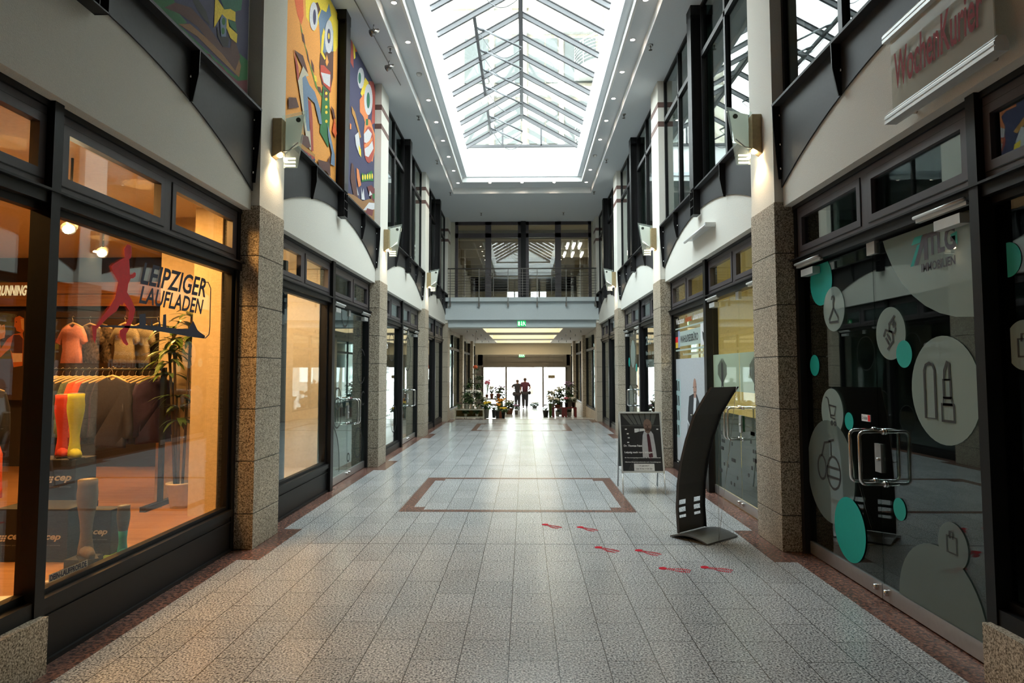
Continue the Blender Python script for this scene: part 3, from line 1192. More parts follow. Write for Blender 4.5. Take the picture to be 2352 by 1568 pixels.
UNIT = {}
SPEC = {
    (-1, 1): (('stone', 0.42), ('steel', 0.40)), (-1, 2): (('steel', 0.40), 'door'), (-1, 3): (('low', 0.14), 'door'), (-1, 4): (('low', 0.14), ('low', 0.14)),
    (1, 1): (('stone', 0.42), 'door'), (1, 2): ('door', ('low', 0.12)), (1, 3): (('low', 0.12), 'door'), (1, 4): (('low', 0.14), ('low', 0.14)),
}
for (s, b), (near, far) in SPEC.items():
    y0, ya_, yb_, y1 = shop_frame(s, b)
    gl = {(-1, 1): GLASS, (-1, 2): GLASS, (-1, 3): GLASS_G, (1, 2): GLASS}.get((s, b), GLASS_D)
    # on the right-hand wall bay 1 the door is the far half; spec order is near, far
    for k, (sp_, a, c) in enumerate(((near, y0 + 0.07, ya_ + (0.05 if b == 1 else 0)), (far, yb_, y1 - 0.07))):
        g2 = gl if not ((s, b) == (-1, 2) and k == 1) else GLASS_G
        transom(s, a, c, g2)
        if sp_ == 'door':
            UNIT[(s, b, k)] = glass_door(s, a, c, g2)
        else:
            UNIT[(s, b, k)] = show_window(s, a, c, sp_[1], sp_[0], g2)

# shop rooms
def room(s, d0, d1, y0, y1, z0, z1, mt, name, fl=None, t=0.05, near=True):
    m = M()
    sbox(m, s, d1, d1 + t, y0, y1, z0, z1)
    if near:
        sbox(m, s, d0, d1, y0 - t, y0, z0, z1)
    sbox(m, s, d0, d1, y1, y1 + t, z0, z1)
    sbox(m, s, d0, d1 + t, y0 - t, y1 + t, z1, z1 + t)
    sbox(m, s, d0, d1 + t, y0 - t, y1 + t, z0 - t, z0, 1)
    return struct(name, m, [mt, fl or mt])


DARKFL = mat('dark_floor', (0.10, 0.10, 0.10), 0.5)
ROOM_Y = mat('cream_office_paint', (0.78, 0.68, 0.38), 0.85)
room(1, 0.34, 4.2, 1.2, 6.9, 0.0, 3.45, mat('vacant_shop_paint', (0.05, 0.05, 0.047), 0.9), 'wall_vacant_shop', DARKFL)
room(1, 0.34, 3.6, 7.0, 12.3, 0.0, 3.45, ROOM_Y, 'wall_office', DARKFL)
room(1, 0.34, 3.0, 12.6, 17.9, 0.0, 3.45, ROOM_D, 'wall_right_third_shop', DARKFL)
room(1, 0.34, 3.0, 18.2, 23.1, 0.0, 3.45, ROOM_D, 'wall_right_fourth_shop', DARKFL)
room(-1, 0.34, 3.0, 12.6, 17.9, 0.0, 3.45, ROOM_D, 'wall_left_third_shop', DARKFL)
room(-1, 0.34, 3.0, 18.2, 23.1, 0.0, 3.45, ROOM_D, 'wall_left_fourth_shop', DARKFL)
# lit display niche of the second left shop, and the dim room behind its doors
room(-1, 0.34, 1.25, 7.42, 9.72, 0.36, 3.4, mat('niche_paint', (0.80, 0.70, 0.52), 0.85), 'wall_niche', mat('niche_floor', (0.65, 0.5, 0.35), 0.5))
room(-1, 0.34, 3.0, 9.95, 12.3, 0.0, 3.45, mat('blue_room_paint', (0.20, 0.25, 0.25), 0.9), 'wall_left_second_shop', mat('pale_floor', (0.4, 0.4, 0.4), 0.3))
m = M()
for k in range(9):
    m.tube([(-3.14 - 0.03 * (k % 2), 7.52 + 0.115 * k, 0.37), (-3.14 - 0.03 * (k % 2), 7.52 + 0.115 * k, 3.2)], 0.068, n=10)
tag(obj('window_curtain', m, mat('navy_curtain', (0.04, 0.06, 0.09), 0.9)), 'dark blue curtain at the near side of the lit empty display window', 'curtain')

# ------------------------------------------------------------------ lights of the place
def lamp(name, typ, loc, energy, col, size=0.05, rot=None, spot=None, blend=0.6, parent=None):
    l = bpy.data.lights.new(name, typ)
    l.energy = energy
    l.color = col
    if typ == 'AREA':
        l.shape = 'DISK'
        l.size = size
    else:
        l.shadow_soft_size = size
    if spot:
        l.spot_size = spot
        l.spot_blend = blend
    o = bpy.data.objects.new(name, l)
    COL.objects.link(o)
    o.location = loc
    if rot:
        o.rotation_euler = rot
    if parent:
        o.parent = parent
    return o


lamp('lounge_light', 'AREA', (1.2, 27.5, 6.7), 90, (1, 0.85, 0.6), 1.2)
# wall sconces
sc0 = thing('wall_sconce', 'glass and bronze wall sconce on the first left pillar, beside the orange mural', 'wall lamp', (0, 0, 0), 0, 'wall sconces on the pillars')
m = M()
m.prism([(0, 4.50), (0.10, 4.50), (0.10, 4.13), (0.0, 4.07)], lambda u, v, t: (u, t, v), -0.06, 0.06)
obj('lamp_box', m, mat('bronze_metal', (0.36, 0.27, 0.14), 0.5, 0.3, var=0.1), sc0, local=True, bevel=0.004)
m = M()
out = [(0.055, 4.57), (0.335, 4.63), (0.235, 3.99), (0.085, 3.99)]
m.prism(out, lambda u, v, t: (u, t, v), 0.063, 0.073)
gp = obj('glass_panel', m, glass('sconce_glass', (0.92, 0.97, 0.94), haze=(0.85, 0.9, 0.85, 0.15)), sc0, local=True)
m = M()
m.prism([(0.1, 4.54), (0.305, 4.585), (0.255, 4.24), (0.1, 4.16)], lambda u, v, t: (u, t, v), 0.058, 0.062)
hole = M()
obj('frosted_reflector', m, glass('pale_reflector', (0.9, 0.93, 0.9), haze=(0.93, 0.95, 0.90, 0.95), ior=1.2), gp, local=True)
obj('round_hole', M().prism(circ(0.24, 4.52, 0.026, 20), lambda u, v, t: (u, t, v), 0.05, 0.057), mat('hole_dark', (0.05, 0.055, 0.04), 0.6), gp, local=True)
m = M()
for q in (4.0, 4.04, 4.08):
    m.box(0.10, 0.215, 0.05, 0.062, q, q + 0.018)
obj('slot_bar', m, mat('lit_slot', (0.8, 0.8, 0.65), 0.4, emit=(1, 0.9, 0.6, 1.2)), gp, local=True)
obj('halogen_lens', M().ball((0.065, -0.005, 4.105), 0.032, 0.04, 0.022), BULB, sc0, local=True)
obj('chrome_clip', M().tube([(0.1, 0.0, 4.15), (0.14, 0.06, 4.18), (0.24, 0.06, 4.27)], 0.009, n=6), CHROME, sc0, local=True)
SCP = [(-1, 1, ''), (-1, 2, 'glass and bronze wall sconce on the left pillar after the dark blue mural'), (-1, 3, 'glass and bronze wall sconce on the left pillar nearest the gallery'),
       (1, 1, 'glass and bronze wall sconce on the first right pillar, by the big upper window'), (1, 2, 'glass and bronze wall sconce on the second right pillar'), (1, 3, 'glass and bronze wall sconce on the right pillar nearest the gallery')]
for s, k, lab in SCP:
    loc = (sx(s, 0.006), PIL[k + 1] + 0.36, 0)
    rz = 0 if s < 0 else PI
    o = sc0
    if lab:
        o = dup(sc0, loc, rz, lab)
        if s > 0:      # handed the other way so the glass stays on the near side
            o.rotation_euler = (0, 0, 0)
            o.scale = (-1, 1, 1)
    else:
        o.location = loc
    lx = loc[0] + (0.07 if s < 0 else -0.07)
    lamp('sconce_light', 'SPOT', (lx, loc[1], 4.07), 22, (1, 0.72, 0.42), 0.02, (0, (0.12 if s < 0 else -0.12), 0), 1.9, 0.8)

# cove downlights
dl = thing('downlight', 'small round recessed downlight in the left side of the ceiling cove', 'ceiling light', (XC - 1.93, 19.55, zt), 0, 'downlights in the left cove')
obj('trim_ring', M().lathe([(0.055, -0.006), (0.055, 0.0), (0.04, 0.0), (0.04, -0.006), (0.055, -0.006)], n=20, caps=False), SILVER, dl, local=True)
obj('lamp_lens', M().lathe([(0.04, -0.004), (0.001, -0.006)], n=20), SPOTE, dl, local=True)
det = thing('smoke_detector', 'small round smoke detector in the left side of the ceiling cove', 'smoke detector', (XC - 1.93, 12.22, zt))
obj('detector_body', M().lathe([(0.055, 0.0), (0.055, -0.02), (0.035, -0.045), (0.001, -0.05)], n=16), SILVER, det, local=True)
dup(det, (XC + 1.93, 17.07, zt), 0, 'small round smoke detector in the right side of the ceiling cove')
first = True
for sd, nm, skip in ((-1, 'left', 6), (1, 'right', 2)):
    for k in range(14):
        if k == skip:
            continue
        y = 19.55 - 1.22 * k
        if y < 7.9:
            break
        loc = (XC + sd * 1.93, y, zt)
        if not first:
            dup(dl, loc, 0, 'small round recessed downlight in the %s side of the ceiling cove' % nm, 'downlights in the %s cove' % nm)
        first = False
        lamp('downlight_light', 'SPOT', (loc[0], y, zt - 0.02), 16, (1, 0.80, 0.62), 0.03, (0, 0, 0), 2.2, 0.9)
for k in range(3):
    x = XC + (-1 + k) * 0.966
    dup(dl, (x, 19.55, zt), 0, 'small round recessed downlight in the far end of the ceiling cove', 'downlights in the far cove')
    lamp('downlight_light', 'SPOT', (x, 19.75, zt - 0.02), 12, (1, 0.80, 0.62), 0.03, (0.3, 0, 0), 2.2, 0.9)

# sprinklers on the hall ceiling and passage ceiling
sp0 = thing('sprinkler_head', 'small metal sprinkler head on the ceiling left of the skylight', 'sprinkler', (-2.27, 10.85, ZC), 0, 'ceiling sprinklers left of the skylight')
obj('escutcheon', M().lathe([(0.05, 0), (0.045, -0.012), (0.02, -0.014)], n=14), ALU, sp0, local=True)
obj('sprinkler_body', M().lathe([(0.014, -0.01), (0.014, -0.05), (0.006, -0.06), (0.006, -0.08), (0.032, -0.085), (0.03, -0.09), (0.001, -0.09)], n=12), mat('sprinkler_metal', (0.12, 0.11, 0.10), 0.4, 0.6), sp0, local=True)
for s_, x in (('left', -2.27), ('right', 2.13)):
    for y in (7.85, 10.85, 13.85, 16.87, 19.93):
        if (s_, y) != ('left', 10.85):
            dup(sp0, (x, y, ZC), 0, 'small metal sprinkler head on the ceiling %s of the skylight' % s_, 'ceiling sprinklers %s of the skylight' % s_)
for x, y in ((-1.5, 22.6), (1.35, 22.6)):
    dup(sp0, (x, y, ZC), 0, 'small metal sprinkler head on the ceiling in front of the gallery window', 'ceiling sprinklers before the gallery')
for x in (-2.2, -1.85, 1.75, 2.15):
    for y in (25.2, 28.0, 31.0, 34.0):
        dup(sp0, (x, y, ZL), 0, 'small sprinkler head on the low passage ceiling beside the lit coffers', 'sprinklers in the passage ceiling')
# track light by the murals
tr = thing('track_light', 'thin ceiling track with two small spotlights above the dark blue mural', 'track light', (-2.4, 9, ZC))
obj('track', M().tube([(-2.52, 8.6, ZC - 0.05), (-2.35, 12.2, ZC - 0.05)], 0.010, n=6), mat('track_grey', (0.2, 0.2, 0.2), 0.5), tr)
for px_, py_ in ((861, 72), (896, 153)):
    p = onZ(px_, py_, ZC - 0.16)
    m = M()
    m.tube([(p.x - 0.02, p.y, ZC - 0.05), (p.x - 0.02, p.y, ZC - 0.13)], 0.008)
    m.tube([(p.x + 0.05, p.y + 0.04, ZC - 0.12), (p.x - 0.06, p.y - 0.02, ZC - 0.2)], [0.028, 0.055], n=12)
    obj('spot_head', m, mat('spot_chrome', (0.3, 0.29, 0.28), 0.25, 0.9), tr)

# escape signs
def exit_sign(name_label, x, y, z, w_, h_):
    t = thing('exit_sign', name_label, 'exit sign', (x, y, z))
    obj('sign_housing', M().box(x - w_ / 2 - 0.01, x + w_ / 2 + 0.01, y + 0.012, y + 0.07, z - h_ / 2 - 0.01, z + h_ / 2 + 0.03), SILVER, t)
    gm = mat('exit_green', (0.0, 0.25, 0.08), 0.4, emit=(0.0, 0.42, 0.09, 1.0))
    wm = mat('exit_white', (0.8, 0.85, 0.8), 0.4, emit=(0.85, 1.0, 0.85, 1.4))
    obj('sign_face', M().box(x - w_ / 2, x + w_ / 2, y, y + 0.012, z - h_ / 2, z + h_ / 2), gm, t)
    m = M()
    P = lambda u, v: (x - w_ / 2 + u * w_, y - 0.002, z - h_ / 2 + v * h_)
    m.flat([P(*q) for q in ((0.08, 0.15), (0.28, 0.15), (0.28, 0.85), (0.08, 0.85))])
    m.flat([P(*q) for q in ((0.45, 0.35), (0.45, 0.88), (0.53, 0.88), (0.53, 0.35), (0.6, 0.35), (0.49, 0.12), (0.38, 0.35))])
    m.flat([P(*q) for q in circ(0.75, 0.8, 0.05, 10, 0.08)])
    for a, b in (((0.74, 0.7), (0.8, 0.45)), ((0.8, 0.45), (0.7, 0.3)), ((0.7, 0.3), (0.66, 0.12)), ((0.8, 0.45), (0.92, 0.35)), ((0.92, 0.35), (0.96, 0.15)), ((0.74, 0.68), (0.64, 0.52)), ((0.76, 0.68), (0.9, 0.6))):
        stroke(m, [a, b], P, 0.06)
    obj('running_figure_symbol', m, wm, t)
    return t


exit_sign('green escape-route sign hanging under the gallery beam', -0.105, 23.25, 3.44, 0.29, 0.2)
exit_sign('small green escape-route sign above the street entrance', -0.17, 37.85, 2.66, 0.32, 0.2)

# ------------------------------------------------------------------ murals
MUR = {
    'orange': (0.85, 0.36, 0.07), 'yellow': (0.90, 0.66, 0.05), 'bluegrey': (0.17, 0.25, 0.36), 'green': (0.03, 0.17, 0.05), 'lgreen': (0.16, 0.33, 0.06), 'brown': (0.11, 0.045, 0.035),
    'red': (0.55, 0.07, 0.04), 'white': (0.62, 0.62, 0.64), 'navy': (0.055, 0.055, 0.12), 'rust': (0.42, 0.07, 0.05), 'ochre': (0.5, 0.25, 0.06), 'tan': (0.32, 0.16, 0.06), 'salmon': (0.75, 0.24, 0.08),
    'black': (0.03, 0.03, 0.035), 'maroon': (0.17, 0.04, 0.045), 'flame': (0.75, 0.13, 0.03), 'teal_green': (0.03, 0.16, 0.10), 'pale': (0.6, 0.55, 0.42)}
MK = list(MUR)
MMAT = [mat('mural_' + k, c, 0.75, var=0.12, scale=60, bump=0.1) for k, c in MUR.items()]


def E_(cx, cy, rx, ry, n=22):
    return [(cx + rx * math.cos(2 * PI * i / n), cy + ry * math.sin(2 * PI * i / n)) for i in range(n)]


def mural(label, s, y0, y1, z0, z1, bgc, shapes, ox, oy, k):
    t = thing('mural', label, 'mural', (sx(s, 0.1), y0, z0), 0, 'painted murals in the upper left wall')
    m = M()
    sbox(m, s, 0.13, 0.2, y0, y1, z0, z1)
    obj('mural_frame', m, mat('mural_frame', (0.5, 0.48, 0.42), 0.7), t)
    m = M()
    X0 = sx(s, 0.128)
    b = 0.035
    sbox(m, s, 0.122, 0.1285, y0 + b, y1 - b, z0 + b, z1 - b, MK.index(bgc))
    xs = sx(s, 0.121)
    for i, (c, pts) in enumerate(shapes):
        q = []
        for a, bb in pts:
            p = onX(ox + a * k, oy + bb * k, xs)
            q.append((p.y, p.z))
        q = clip(q, y0 + b, y1 - b, z0 + b, z1 - b)
        if len(q) > 2:
            m.flat([(xs - s * 0.0004 * (i + 1), u, v) for u, v in q], MK.index(c))
    obj('painting', m, MMAT, t, recalc=False)
    return t


A = [('yellow', [(390, -200), (640, -200), (625, 260), (590, 330), (560, 330), (500, 220), (480, 150), (455, 205), (425, 150), (400, 110)]),
     ('flame', [(320, -30), (380, -30), (385, 100), (370, 160), (345, 100)]), ('bluegrey', [(480, 120), (500, 60), (530, 80), (548, 20), (562, 100), (545, 125), (575, 200), (575, 330), (520, 385), (495, 345), (488, 200)]),
     ('brown', [(455, 20), (475, 15), (492, 60), (475, 100), (470, 60)]),
     ('lgreen', [(362, 140), (388, 260), (405, 340), (432, 430), (455, 500), (472, 560), (505, 600), (500, 625), (462, 560), (440, 480), (412, 380), (385, 270), (368, 200)]),
     ('brown', [(370, 205), (385, 225), (395, 290), (376, 262)]), ('brown', [(400, 300), (412, 350), (425, 420), (410, 385)]), ('brown', [(432, 380), (448, 420), (452, 470), (436, 440)]), ('brown', [(470, 555), (490, 560), (503, 600), (480, 590)]),
     ('yellow', [(448, 480), (465, 490), (472, 530), (455, 520)]),
     ('brown', [(490, 340), (575, 330), (572, 500), (552, 600), (500, 540), (485, 430)]), ('yellow', [(512, 180), (530, 235), (505, 330), (525, 375), (518, 385), (493, 340), (500, 230)]),
     ('bluegrey', [(518, 210), (540, 250), (520, 350), (508, 320)]),
     ('white', E_(447, 105, 27, 92)), ('navy', E_(452, 110, 10, 50)), ('white', E_(545, 235, 27, 108)), ('navy', E_(544, 232, 11, 48)), ('yellow', E_(544, 232, 5, 20)), ('navy', E_(452, 110, 4, 18)),
     ('orange', [(530, 350), (542, 400), (530, 428), (522, 400)]), ('red', [(490, 418), (512, 420), (530, 440), (553, 462), (557, 592), (530, 565), (508, 540), (488, 480)]), ('white', [(492, 465), (553, 480), (550, 560), (530, 545), (510, 530)]),
     ('green', [(505, 550), (545, 590), (550, 760), (540, 950), (485, 850), (495, 700)]), ('brown', [(512, 570), (540, 590), (538, 640), (512, 630)])] + [('yellow', E_(526, q, 8, 11, 10)) for q in (600, 638, 688, 722, 780)] + [
     ('rust', [(318, 320), (345, 430), (350, 510), (340, 520)]), ('brown', [(318, 320), (375, 358), (408, 472), (372, 430)]), ('pale', [(342, 520), (375, 425), (412, 485), (372, 505), (385, 700), (430, 880), (425, 970), (400, 930), (370, 700)]),
     ('rust', [(405, 640), (425, 655), (436, 760), (442, 970), (428, 970), (418, 800)]),
     ('bluegrey', [(370, 500), (390, 485), (415, 545), (450, 590), (485, 700), (497, 800), (480, 795), (450, 665), (405, 620), (418, 845), (400, 840), (380, 700)]),
     ('brown', [(368, 862), (408, 880), (425, 945), (395, 955), (342, 905)]), ('brown', [(280, 625), (330, 628), (348, 690), (280, 700)]),
     ('rust', [(330, 930), (345, 920), (450, 1000), (448, 1070), (330, 965)]), ('ochre', [(345, 915), (365, 925), (452, 995), (448, 1010), (350, 945)])] + [('navy', E_(370 + 25 * q, 975 + 18 * q, 7, 11, 8)) for q in range(4)] + [
     ('bluegrey', [(532, 800), (548, 860), (578, 1000), (578, 1070), (552, 1055), (558, 980), (535, 880)]),
     ('brown', [(470, 1025), (530, 1042), (545, 1000), (550, 1135), (520, 1100), (475, 1082)]), ('brown', [(552, 680), (572, 705), (582, 765), (570, 765)]), ('flame', [(576, 755), (592, 860), (582, 885), (562, 845)])]
mural('bright orange cartoon mural with two huge eyes and striped arms', -1, 7.33, 9.73, 4.49, 7.22, 'orange', A, 560, 0, 0.35714)
B = [('rust', [(690, 238), (702, 262), (706, 440), (686, 400)]), ('yellow', [(697, 250), (715, 300), (718, 372), (708, 382), (704, 320)]), ('flame', [(716, 300), (735, 305), (732, 330), (716, 335)]),
     ('rust', [(803, 520), (835, 525), (850, 640), (842, 790), (820, 805), (826, 700), (824, 600)]), ('yellow', [(750, 600), (780, 498), (802, 530), (800, 640), (770, 640)]),
     ('salmon', [(745, 640), (772, 600), (800, 730), (790, 830), (768, 750), (746, 720)]), ('white', E_(752, 502, 22, 68)), ('teal_green', E_(744, 502, 9, 36)), ('white', E_(800, 640, 27, 100)), ('teal_green', E_(799, 645, 11, 52)), ('green', E_(799, 650, 4, 18)),
     ('salmon', [(780, 760), (812, 770), (845, 880), (846, 940), (826, 1040), (775, 1000), (770, 850)]), ('rust', E_(803, 930, 34, 118)), ('white', [(770, 862), (798, 828), (822, 860), (812, 895), (795, 922), (772, 915)]),
     ('white', [(774, 955), (800, 940), (825, 905), (832, 955), (800, 1010), (778, 1000)]), ('salmon', [(772, 930), (800, 910), (825, 880), (826, 900), (800, 935), (776, 952)]), ('green', [(783, 765), (797, 765), (797, 805), (783, 805)]),
     ('ochre', [(690, 680), (712, 720), (752, 880), (744, 890), (708, 760), (694, 730)]),
     ('white', [(712, 870), (735, 848), (746, 935), (752, 1012), (738, 990), (718, 930)]), ('yellow', [(736, 930), (750, 960), (752, 1012), (738, 985)]), ('brown', [(690, 1045), (702, 1060), (733, 1285), (710, 1295), (682, 1150)]),
     ('salmon', [(722, 1078), (736, 1092), (752, 1190), (735, 1205), (724, 1140)]), ('green', [(755, 1110), (780, 1125), (822, 1095), (830, 1165), (800, 1160), (755, 1170)])] + [('yellow', E_(762 + 15 * q, 1140 - 2 * q, 5, 18, 10)) for q in range(5)] + [
     ('white', [(722, 1200), (735, 1255), (728, 1255)]), ('white', [(750, 1200), (757, 1250), (765, 1210), (774, 1285), (752, 1282)]),
     ('tan', [(660, 1240), (700, 1252), (760, 1292), (800, 1280), (860, 1270), (860, 1500), (660, 1295)]), ('maroon', [(790, 1200), (815, 1190), (840, 1215), (835, 1300), (815, 1280), (800, 1240)]), ('white', [(800, 1262), (806, 1225), (822, 1250)]),
     ('green', [(822, 1245), (840, 1245), (838, 1280), (824, 1275)]), ('white', [(762, 1352), (800, 1302), (836, 1305), (835, 1345), (812, 1350)]), ('maroon', [(788, 1338), (828, 1350), (822, 1390), (776, 1370)]), ('salmon', [(677, 790), (686, 800), (686, 830), (676, 830)])]
mural('dark blue cartoon mural with big green-eyed face and open mouth', -1, 9.81, 12.22, 4.49, 7.22, 'navy', B, 560, 0, 0.35714)
C_ = [('green', [(150, -60), (490, -60), (560, 110), (620, 180), (560, 200), (850, 470), (1000, 600), (1040, 520), (1020, 410), (1110, 490), (1110, 830), (740, 490)]),
      ('black', [(690, -50), (710, 0), (770, 90), (800, 200), (760, 160), (700, 80), (660, 0)]), ('brown', [(440, 60), (520, 20), (650, 60), (780, 200), (900, 370), (960, 380), (980, 260), (1040, 450), (1000, 590), (880, 440), (700, 210), (560, 110)]),
      ('tan', [(550, 190), (640, 188), (760, 290), (900, 430), (1000, 560), (1030, 470), (1045, 520), (1030, 612), (850, 440), (700, 290)]),
      ('maroon', [(740, 410), (800, 430), (820, 470), (900, 530), (930, 570), (1020, 640), (1110, 630), (1110, 830), (740, 480)]),
      ('teal_green', [(870, -40), (1060, -40), (1045, 80), (1000, 90), (910, 70)]), ('yellow', [(840, -40), (862, 0), (912, 75), (960, 70), (1000, 95), (1000, 172), (940, 150), (950, 210), (1015, 270), (1010, 342), (960, 300), (890, 120), (830, 222)]),
      ('black', [(850, 205), (880, 290), (950, 290), (940, 370), (900, 370), (860, 290)]), ('teal_green', [(940, 155), (1000, 175), (1012, 255), (960, 215)]), ('bluegrey', [(893, 112), (930, 150), (925, 290), (885, 290), (875, 160)]), ('green', E_(905, 170, 14, 30, 12)), ('green', E_(900, 245, 13, 28, 12))]
mural('dark mural with green, brown and yellow shapes above the running shop', -1, 1.7, 6.56, 4.49, 7.22, 'navy', C_, 250, 0, 0.29022)
# ------------------------------------------------------------------ vinyl on the vacant shop's doors (right, nearest)
dR = 0.2445


def wl(s, d):
    x = sx(s, d)
    return lambda u, v: (x, u, v)       # u = y, v = z


def leafy(s, b, k):
    y0, y1 = PIL[b] + PW, PIL[b + 1]
    yc = POSTY(b)
    return (y0 + 0.07, yc) if k == 0 else (yc + POSTW(b), y1 - 0.07)


def discs(parent, s, lst, u0, u1, v0, v1, d=dR):
    for i, (cy_, cz_, r, mt) in enumerate(lst):
        q = clip(circ(cy_, cz_, r), u0, u1, v0, v1)
        dd = d - 0.0006 * (i + 1)
        obj('vinyl_circle', M().prism(q, lambda u, v, t: (sx(s, t), u, v), dd - 0.0004, dd), mt, parent)


def icon(parent, s, cy_, cz_, r, strokes, wd, d, mt=None):
    m = M()
    P = lambda u, v: (sx(s, d), cy_ - s * u * r, cz_ + v * r)
    for st in strokes:
        closed = st[0] == 'c'
        stroke(m, st[1:] if closed else st, P, wd * 1.5 / r, closed=closed)
    obj('vinyl_icon', m, mt or DARKV, parent)


doorR = UNIT[(1, 1, 1)]
dl_ = [c for c in doorR.children if c.name.startswith('door_leaf')]
a0, a1 = leafy(1, 1, 1)
lo, hi = 0.135, 2.765
am = (a0 + a1) / 2
# near leaf (y a0..am) and far leaf (am..a1)
discs(dl_[0], 1, [(4.1, 3.175, 1.075, FROST), (4.42, 1.64, 0.36, FROST), (5.03, 2.05, 0.2, FROST), (4.86, 1.89, 0.10, TEAL), (4.99, 0.75, 0.082, TEAL), (4.56, 0.13, 0.47, FROST_D), (4.39, 0.64, 0.15, FROST_D)], a0 + 0.02, am - 0.005, lo, hi)
discs(dl_[1], 1, [(6.17, 2.60, 0.225, TEAL), (5.93, 2.32, 0.2, FROST), (6.35, 1.82, 0.1, TEAL), (6.02, 1.40, 0.21, FROST), (5.71, 1.34, 0.075, TEAL), (6.10, 0.86, 0.46, FROST_D), (5.76, 0.42, 0.27, TEAL)], am + 0.005, a1 - 0.02, lo, hi)
I_hanger = [[(-0.15, 0.62), (-0.1, 0.75), (0.05, 0.78), (0.1, 0.65), (0, 0.5), (0, 0.25), (-0.42, -0.25), (-0.4, -0.38), (0.42, -0.38), (0.42, -0.2), (0, 0.25)]]
icon(dl_[1], 1, 5.93, 2.28, 0.2, I_hanger, 0.012, dR - 0.006)
I_cart = [[(-0.55, 0.55), (-0.35, 0.5), (-0.1, -0.35), (0.3, -0.4)], [(-0.25, 0.2), (0.4, 0.15), (0.25, -0.25), (-0.1, -0.25)], ['c'] + circ(-0.02, -0.6, 0.08, 10), ['c'] + circ(0.28, -0.6, 0.08, 10)]
icon(dl_[1], 1, 6.02, 1.42, 0.2, I_cart, 0.01, dR - 0.006)
I_dna = [[(0.35, 0.65), (-0.05, 0.35), (-0.05, 0.1), (0.3, 0.0), (0.4, 0.2)], [(-0.45, -0.1), (-0.3, 0.15), (0.15, 0.05), (0.2, -0.3), (-0.2, -0.6)], [(0.15, 0.3), (0.3, 0.5)], [(0.25, 0.2), (0.4, 0.4)], [(-0.3, -0.15), (-0.1, -0.4)], [(-0.2, 0.0), (0.0, -0.25)]]
icon(dl_[0], 1, 5.03, 2.05, 0.2, I_dna, 0.012, dR - 0.006)
I_lip = [['c', (-0.42, -0.48), (-0.1, -0.48), (-0.1, 0.42), (-0.15, 0.52), (-0.26, 0.56), (-0.37, 0.52), (-0.42, 0.42)], ['c', (0.08, -0.5), (0.42, -0.5), (0.42, -0.2), (0.08, -0.2)], ['c', (0.12, -0.2), (0.38, -0.2), (0.36, -0.08), (0.14, -0.08)], ['c', (0.15, -0.08), (0.35, -0.08), (0.35, 0.25), (0.15, 0.25)],
         ['c', (0.17, 0.25), (0.33, 0.25), (0.33, 0.55), (0.28, 0.58), (0.19, 0.42)]]
icon(dl_[0], 1, 4.47, 1.62, 0.36, I_lip, 0.014, dR - 0.006)
I_bag = [['c', (-0.3, -0.45), (0.35, -0.45), (0.35, 0.25), (-0.3, 0.25)], [(-0.1, 0.15), (-0.1, 0.45), (0.12, 0.45), (0.12, 0.15)]]
icon(dl_[0], 1, 4.40, 0.66, 0.15, I_bag, 0.008, dR - 0.008)
I_perf = [['c'] + circ(-0.35, -0.05, 0.2, 18, 0.26), ['c'] + circ(0.2, -0.1, 0.3, 18, 0.34), [(-0.35, 0.2), (-0.2, 0.5), (0.1, 0.55), (0.1, 0.25)], [(-0.1, 0.0), (0.48, 0.0)], [(-0.1, -0.2), (0.48, -0.2)], [(0.0, 0.55), (0.25, 0.6)]]
icon(dl_[1], 1, 6.10, 0.90, 0.42, I_perf, 0.014, dR - 0.006)
# letters on the big frosted disc
m = M()
P = P_on(1, 4.63, 2.55, dR - 0.002)
put_text(m, 'TLG', lambda u, v: P(0.10 + u, v), 0.29, 0.16, 0, 0.035)
m.flat([P(*q) for q in ((0.10, 0.16), (0.04, 0.16), (-0.06, -0.04), (-0.015, -0.04), (0.055, 0.09), (0.055, -0.02), (0.10, -0.02))])
put_text(m, 'IMMOBILIEN', lambda u, v: P(0.02 + u, v - 0.10), 0.36, 0.06, 0, 0.02)
m.flat([P(*q) for q in ((0.05, 0.16), (-0.05, 0.16), (-0.09, 0.11), (0.015, 0.11))], 1)
m.flat([P(*q) for q in ((0.015, 0.10), (-0.02, 0.10), (-0.11, -0.04), (-0.07, -0.04))], 1)
m.flat([P(*q) for q in ((0.41, 0.11), (0.41, 0.02), (0.34, 0.10))], 1)
m.v = [v for v in m.v]
obj('vinyl_lettering', m, [GREYV, TEAL], dl_[0], recalc=False, label='grey and teal company lettering')
m = M()
P = P_on(1, 5.50, 1.36, dR - 0.002)
m.flat([P(*q) for q in ((0, 0), (0.14, 0), (0.14, 0.055), (0, 0.055))], 0)
P2 = P_on(1, 5.50, 1.36, dR - 0.003)
m.flat([P2(*q) for q in ((0.1, 0.003), (0.137, 0.003), (0.137, 0.052), (0.1, 0.052))], 1)
put_text(m, 'Drücken', lambda u, v: P2(0.012 + u, 0.015 + v), 0.08, 0.028, 2)
obj('push_sticker', m, [WHITEV, REDV, DARKV], dl_[1], recalc=False)
# near window of the same shop
wR = UNIT[(1, 1, 0)]
discs(wR, 1, [(3.79, 2.40, 0.10, TEAL), (3.70, 1.91, 0.14, FROST), (3.55, 0.95, 0.2, FROST_D)], 1.8, 3.80, 0.5, 2.74, 0.243)
icon(wR, 1, 3.70, 1.91, 0.14, I_bag, 0.008, 0.238)
